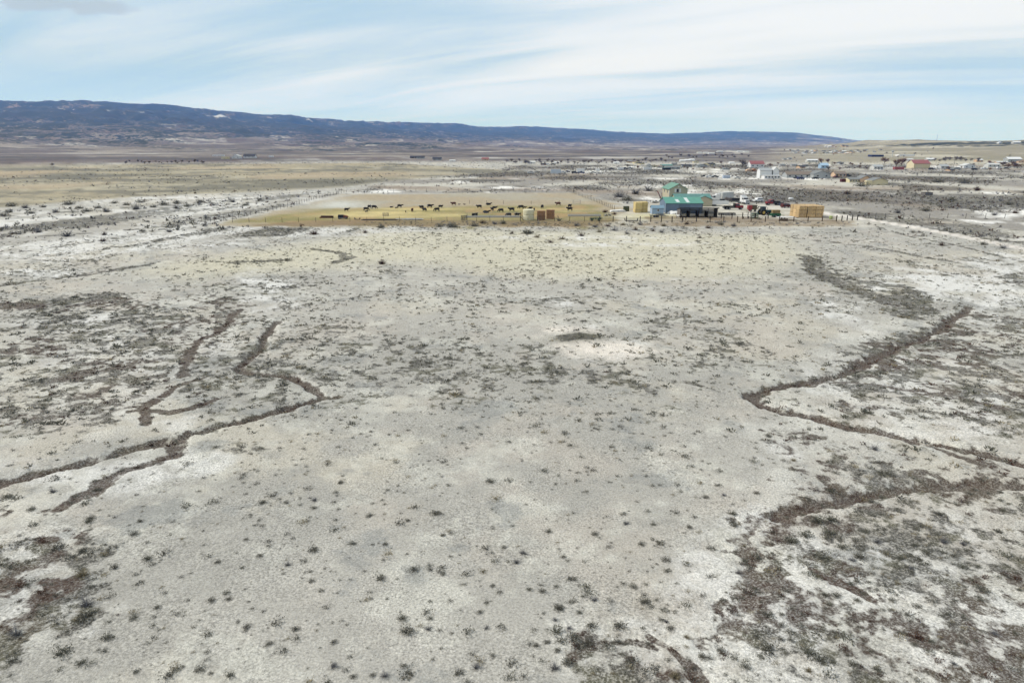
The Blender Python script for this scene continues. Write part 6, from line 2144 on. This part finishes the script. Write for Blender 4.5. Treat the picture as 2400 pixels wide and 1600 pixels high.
def town():
    # nearest houses right of centre
    t = town_house(1810, 419.5, 37, 8, WHITE, OFFWH, 'white two tier house with low front wing and row of dark windows', 'x', 7, .12, 5, dr=False)
    p = gp(1808, 415)
    gable(t, 9.0, 7.0, 6.0, 7.6, WHITE, GREYW, 'x', y0=7.2, x0=-2.6, wall_name='rear_wall', roof_name='rear_roof')
    gable(t, 4.5, 6.0, 6.0, 8.3, WHITE, OFFWH, 'y', y0=7.6, x0=5.2, wall_name='gable_wall', roof_name='gable_roof')
    town_house(1878, 417, 68, 14, GREYW, ROOFBR, 'long low house with brown roof behind the navy van', 'x', 10, .45, 5)
    town_house(1926, 418, 40, 17, GREYW, ROOFGR, 'grey gabled house right of the long brown roofed house', 'y', 12, .45, 2)
    town_house(1970, 415, 26, 12, PEACH, ROOFBR, 'peach coloured low house behind a dark car', 'x', 8, .4, 3)
    block('shipping_container', 'dark maroon shipping container left of the yellow house', 1981, 427, 18, 6.5, MAROON)
    t = town_house(2003, 428, 25, 11, YELLOW, ROOFGR, 'pale yellow ranch house with tan front gable and dark windows', 'x', 9, .35, 4)
    gable(t, 7.4, 8.0, 2.6, 4.6, PEACH, ROOFGR, 'y', y0=-.8, x0=7.0, wall_name='gable_wall', roof_name='gable_roof')
    block('water_tank_shed', 'small cream square shed between the yellow house and garage', 2037, 434, 13, 10, YELLOW, 3.0, cat='shed')
    town_house(2062, 434, 36, 16, YELLOW, ROOFGR, 'wide pale yellow gabled garage right of the yellow house', 'y', 9, .38, 0, dr=False, name='garage', cat='garage')
    town_house(1775, 393, 32, 15, WHITE, ROOFRD, 'white house with red roof behind the orange covered stacks', 'x', 12, .45, 3)
    town_house(2160, 395, 38, 19, CREAMW, ROOFRD, 'long cream barn with red metal roof in the town row', 'x', 14, .42, 0, name='barn', cat='barn')
    town_house(1933, 395, 17, 12, BLUEW, BLUEW, 'light blue house beside dark evergreens', 'x', 8, .4, 2)
    town_house(2059, 397, 22, 10, OFFWH, GREYW, 'pale grey white house at the left end of the town row', 'x', 9, .4, 3)
    block('mobile_home', 'red trailer home under the large dark tree', 2108, 398, 22, 6, mat('faded_red_siding', S(160, 84, 84), .7), 4, cat='trailer home')
    town_house(2214, 396, 18, 10, OFFWH, GREYW, 'small pale lavender white house right of the cream barn', 'x', 8, .4, 2)
    town_house(2272, 394, 26, 10, WHITE, OFFWH, 'bright white gabled house above the utility pole', 'y', 9, .45, 2)
    town_house(2330, 392, 28, 9, OFFWH, OFFWH, 'white low house near the right edge of the town row', 'x', 8, .35, 3)
    town_house(2378, 381, 32, 12, GREYW, WHITE, 'grey green house with white roof at the far right', 'x', 10, .35, 2)
    town_house(2182, 377, 18, 6, OFFWH, WHITE, 'white low house behind the red roofed barn', 'x', 8, .4, 2)
    town_house(2134, 378, 14, 6, WHITE, OFFWH, 'small white house above the red trailer home', 'x', 8, .4, 2)
    town_house(2350, 384, 26, 5, PEACH, OFFWH, 'low pinkish house left of the grey green house', 'x', 8, .4, 2)
    town_house(2297, 380, 14, 7, PEACH, OFFWH, 'small pinkish house above the bright white gabled house', 'x', 8, .4, 2)
    town_house(1905, 380, 26, 6, OFFWH, WHITE, 'white low house left of the brown bare tree', 'x', 8, .35, 3)
    # middle distance row
    block('shipping_container', 'pale blue white storage box standing alone on the plain', 1303, 407, 24, 9.5, mat('pale_blue_panel', S(206, 216, 226), .6), 4, cat='storage box', roof=OFFWH)
    block('camper_trailer', 'white camper parked right of the pale storage box', 1361, 405, 18, 9, WHITE, 3.2, cat='camper')
    block('camper_trailer', 'small rounded white camper farther right on the plain', 1401, 402, 9, 6, WHITE, 2.6, cat='camper')
    town_house(1577, 397, 34, 7, GREYW, ROOFGR, 'long grey building with two dark open bays', 'x', 9, .35, 3, name='farm_building', cat='building')
    block('mobile_home', 'black open garage at the left of the long grey building', 1563, 398.5, 18, 5, BLACK, 5, cat='garage', roof=TEALDK)
    town_house(1563, 392, 26, 6, OFFWH, TEALDK, 'white house with green roof behind the black garage', 'x', 8, .4, 3)
    town_house(1610, 392, 22, 6, GREYW, ROOFDK, 'grey house with charcoal roof in the middle row', 'x', 8, .45, 2)
    town_house(1645, 393, 20, 8, GREYW, ROOFGR, 'grey gabled house right of the charcoal roofed house', 'y', 9, .45, 1)
    town_house(1522, 394, 14, 9, GREYW, ROOFGR, 'small grey steep roofed house at the left of the middle row', 'y', 8, .5, 1)
    block('camper_trailer', 'white camper in front of the small grey house', 1518, 398, 18, 5.5, WHITE, 3, cat='camper')
    block('camper_trailer', 'white camper left of the dark parked vehicles', 1455, 398, 14, 5, WHITE, 3, cat='camper')
    block('camper_trailer', 'pale blue camper on the scrub behind the ranch', 1703, 418, 16, 6.2, mat('pale_blue_grey', S(186, 200, 220), .6), 2.6, cat='camper')
    for k, (u, w) in enumerate(((1757, 16), (1768, 13), (1782, 16))):
        p = gp(u, 402)
        t = thing('covered_stack', 'orange tarp covered stack, %s of three below the red roofed house' % ['left', 'middle', 'right'][k], 'covered stack', p)
        ww = w * px_size(p)
        MB().prism([(-ww / 2, 0), (ww / 2, 0), (ww * .42, 1.5), (0, 2.4 + .3 * k), (-ww * .4, 1.6)], 0, 4, 'y').build('tarp', ORANGE if k else PEACH, t)
        MB().prism([(-ww * .52, .3), (ww * .52, .3), (ww * .5, .5), (-ww * .5, .5)], -.05, 4.05, 'y').build('strap', DKWOOD, t)
    town_house(1246, 384, 17, 6, WHITE, OFFWH, 'white barn in front of the cottonwood belt at centre', 'x', 9, .4, 1)
    town_house(1274, 387, 12, 4, RUSTY, ROOFDK, 'small dark red shed at the edge of the grassland', 'x', 6, .4, 1, name='shed', cat='shed')
    town_house(1305, 384, 11, 4, OFFWH, WHITE, 'tiny white house behind the dark red shed', 'x', 8, .4, 1)
    town_house(1445, 384, 12, 4, WHITE, WHITE, 'tiny white house among the cottonwoods', 'x', 8, .4, 1)
    town_house(1137, 376, 16, 6, PEACH, ROOFRD, 'reddish farmhouse at the left end of the cottonwood belt', 'x', 9, .45, 1)
    town_house(968, 371, 14, 5, ROOFDK, ROOFDK, 'dark house, leftmost of the dark cluster on the grassland rim', 'x', 9, .45, 2)
    town_house(985, 372, 18, 6, GREYW, ROOFDK, 'dark roofed grey house in the middle of the rim cluster', 'x', 9, .5, 2)
    town_house(1024, 376, 20, 7, GREYW, ROOFDK, 'dark roofed house, rightmost of the rim cluster', 'x', 9, .5, 2)
    town_house(1060, 379, 13, 4, WHITE, OFFWH, 'small white shed right of the rim cluster', 'x', 8, .45, 1, name='shed', cat='shed')
    town_house(553, 372, 18, 9, WHITE, OFFWH, 'white gabled farmhouse on the left grassland rim', 'y', 10, .45, 2)
    town_house(584, 371, 27, 9, WHITE, ROOFDK, 'white farmhouse with dark roof on the left grassland rim', 'x', 10, .5, 3)
    block('storage_shed', 'pale yellow flat roofed shed left of the white farmhouses', 527, 373, 17, 5, YELLOW, 6, cat='shed')
    block('camper_trailer', 'white camper right of the white farmhouses', 635, 369, 11, 3.5, WHITE, 3, cat='camper')
    for k, (u, w) in enumerate(((503, 10), (514, 8), (522, 8))):
        block('camper_trailer', 'tiny white trailer, %s of three behind the yellow shed' % ['left', 'middle', 'right'][k], u, 366.5, w, 3, WHITE, 3, cat='trailer')
    block('farm_shed', 'dark low shelter on the salt plain at right', 2177, 458, 18, 6, GREYWD, 4, cat='shed', roof=DKWOOD)
    town_house(2384, 337, 18, 5, OFFWH, WHITE, 'white house on the hilltop, right of two', 'x', 10, .4, 1)
    town_house(2345, 337, 9, 4, WHITE, WHITE, 'white house on the hilltop, left of two', 'y', 9, .45, 1)
    block('warehouse', 'long navy blue warehouse below the hillside town', 2057, 368, 28, 4.5, NAVY, 14, cat='warehouse')
    block('warehouse', 'long white school building right of the navy warehouse', 2126, 366, 38, 3.5, WHITE, 14, cat='building')
    # hillside town, a few pixels each
    rng = random.Random(31)
    GRP = 'tiny houses of the hillside town'
    for i in range(46):
        band = rng.random()
        u = rng.uniform(1840, 2010) if band < .6 else rng.uniform(1900, 2090)
        v = rng.uniform(353, 361) if band < .6 else rng.uniform(343, 347)
        if 2000 < u:
            v = rng.uniform(351, 358)
        wm, ww_ = rng.choice([(WHITE, 'white'), (OFFWH, 'dull white'), (PEACH, 'peach'), (GREYW, 'grey')])
        rm, rw = rng.choice([(WHITE, 'white'), (ROOFGR, 'grey'), (ROOFBR, 'brown'), (ROOFDK, 'charcoal')])
        town_house(u, v, rng.uniform(5, 10), rng.uniform(2.2, 3.4), wm, rm,
                   'tiny %s house with %s roof in the hillside town' % (ww_, rw), rng.choice('xy'), 9, .42, 0, rng.uniform(-30, 30), group=GRP, dr=False)
    for k, (u, v) in enumerate(((1640, 360), (1655, 360), (1668, 361), (1688, 357), (1735, 357), (1750, 358))):
        town_house(u, v, rng.uniform(7, 14), 3, WHITE, OFFWH, 'tiny white building at the foot of the blue hills', 'x', 10, .4, 0, group='tiny buildings at the foot of the hills', dr=False)
    for u, v in ((1600, 379), (1612, 378), (1622, 377), (1716, 384)):
        town_house(u, v, 11, 4, WHITE, WHITE, 'small white house on the tan field beyond the middle row', 'x', 8, .4, 0, group='small houses on the tan field', dr=False)
    for u, v, w in ((1840, 375, 7), (1852, 374, 8), (1835, 389, 12), (1862, 389, 12), (1890, 391, 10), (1972, 386, 8)):
        town_house(u, v, w, 4, OFFWH, rng.choice([ROOFGR, ROOFDK]), 'small pale house behind the long brown roofed house', 'x', 8, .45, 1, group='small houses behind the brown roof', dr=False)
    for i in range(30):
        u = rng.uniform(1420, 2400); v = rng.uniform(381, 401)
        if any(abs(u - q) < 24 for q in (1775, 1810, 1926, 1933, 2003, 2060, 2108, 2160, 2272)):
            continue
        wm, ww_ = rng.choice([(OFFWH, 'dull white'), (PEACH, 'peach'), (GREYW, 'grey'), (YELLOW, 'pale yellow')])
        rm, rw = rng.choice([(ROOFGR, 'grey'), (ROOFBR, 'brown'), (ROOFDK, 'charcoal')])
        town_house(u, v, rng.uniform(9, 17), rng.uniform(4, 6.5), wm, rm, 'small %s house with %s roof in the town row' % (ww_, rw), rng.choice('xy'), 8, .42, 1, rng.uniform(-25, 25), group='small houses of the town row', dr=False)
    # vehicles about the town
    cars = [(1876, 421, 15, NAVY, 'suv', 'navy blue van parked before the brown roofed house'), (1868, 419, 5, BLACK, 'car', 'black car left of the navy van'), (1902, 417, 170, WHITE, 'suv', 'white car between the brown roofed and grey houses'),
            (1911, 420, 10, BLACK, 'car', 'dark car before the grey gabled house'), (1985, 414, 5, BLACK, 'pickup', 'black pickup right of the peach house'), (1960, 417, 20, MAROON, 'car', 'dark red car before the peach house'),
            (1319, 406, 5, WHITE, 'pickup', 'white pickup right of the pale storage box'), (1330, 404, 0, BLACK, 'car', 'dark car between storage box and camper'), (1347, 407, 10, BLACK, 'suv', 'black vehicle at the left of the white camper'),
            (1362, 407, 0, NAVY, 'pickup', 'dark pickup in front of the white camper'), (1244, 407, 5, OFFWH, 'pickup', 'white pickup alone left of the storage box'), (1465, 397, 0, BLACK, 'suv', 'black vehicle right of the white camper'),
            (1476, 396, 5, GREYW, 'pickup', 'grey pickup in the middle row'), (1433, 397, 0, BLACK, 'car', 'dark car left of the white campers'), (1390, 406, 0, OFFWH, 'car', 'pale car before the small rounded camper'),
            (1663, 416, 5, WHITE, 'pickup', 'white pickup on the scrub behind the ranch'), (1650, 415, 175, BLACK, 'car', 'dark car left of the white pickup behind the ranch'), (1676, 416, 0, BLACK, 'car', 'dark car right of the white pickup behind the ranch'),
            (1728, 419, 8, OFFWH, 'car', 'pale car right of the pale blue camper'), (2183, 398, 0, BLACK, 'suv', 'dark vehicle at the right of the red roofed barn'), (2195, 397, 0, WHITE, 'pickup', 'white pickup right of the red roofed barn'),
            (2232, 396, 0, BLACK, 'pickup', 'black pickup right of the pale lavender house'), (2284, 399, 0, BLACK, 'suv', 'long black vehicle below the bright white house'), (2306, 397, 5, WHITE, 'pickup', 'white pickup right of the bright white house'),
            (2342, 396, 0, WHITE, 'suv', 'white van at the right of the town row'), (2358, 396, 0, BLACK, 'car', 'dark car at the right end of the town row'), (2240, 397, 0, GREYW, 'car', 'grey car right of the black pickup'),
            (1285, 387, 0, WHITE, 'suv', 'white vehicle at the grassland edge'), (1296, 387, 0, BLACK, 'pickup', 'black pickup at the grassland edge')]
    for u, v, a, m, k, lb in cars:
        car('parked_car', lb, u, v, a, m, k, {'pickup': 'pickup', 'suv': 'van', 'car': 'car'}[k], 1.15, 'vehicles parked about the far houses')
    # poles and mast
    for u, v, h, lb in ((2278, 416, 22, 'tall utility pole below the bright white house'), (2234, 394, 20, 'pale utility pole in the town row'), (1897, 398, 18, 'pale utility pole left of the light blue house')):
        p = gp(u, v); q = px_size(p)
        t = thing('utility_pole', lb, 'pole', p)
        MB().tube((0, 0, -.5), (0, 0, h * q), .17, .12, 6).build('shaft', DKWOOD if u > 2270 else GREYWD, t)
        MB().box(-1.1, 1.1, -.06, .06, h * q - .7, h * q - .55).build('crossarm', DKWOOD, t)
    p = gp(2195, 331); q = px_size(p)
    t = thing('radio_mast', 'slender radio mast standing on the right hilltop', 'mast', p)
    H = 15 * q
    for a in (0, 2.09, 4.19):
        MB().tube((.9 * math.cos(a), .9 * math.sin(a), -1), (.25 * math.cos(a), .25 * math.sin(a), H), .16, .12, 4).build('leg', GREYST, t)
    for k in range(8):
        z = H * k / 8; r = .9 - .65 * k / 8
        for a in (0, 2.09, 4.19):
            MB().tube((r * math.cos(a), r * math.sin(a), z), (r * math.cos(a + 2.09), r * math.sin(a + 2.09), z + H / 9), .07, .07, 3).build('brace', GREYST, t)
    MB().tube((0, 0, H), (0, 0, H + 3), .07, .05, 4).build('antenna', GREYST, t)
    p = gp(2091, 368); q = px_size(p)
    t = thing('water_tower', 'slim pale water tower on the hillside', 'tower', p)
    MB().tube((0, 0, -1), (0, 0, 11 * q), .9, .7, 10).build('stem', OFFWH, t)
    MB().lathe([(.9, 0), (2.2, .8), (2.4, 1.8), (1.6, 2.5)], 14, (0, 0, 11 * q - .2)).build('tank', GREYW, t)


town()


# ------------------------------------------------------------------ labels that would still be shared: add the place in the row
def single_out():
    words = ['leftmost', 'second from left', 'third from left', 'fourth from left', 'fifth from left', 'sixth from left', 'seventh from left', 'eighth from left', 'ninth from left', 'tenth from left',
             'eleventh from left', 'twelfth from left', 'thirteenth from left', 'fourteenth from left', 'fifteenth from left', 'sixteenth from left', 'seventeenth from left', 'eighteenth from left',
             'nineteenth from left', 'twentieth from left']
    by = {}
    for o in COL.objects:
        if o.parent is None and 'label' in o and o.get('kind') is None:
            by.setdefault(o['label'], []).append(o)
    for lb, L in by.items():
        if 1 < len(L) <= len(words):
            L.sort(key=lambda o: o.location.x / max(o.location.y, 1))
            for w, o in zip(words, L):
                o['label'] = lb + ', ' + w


single_out()
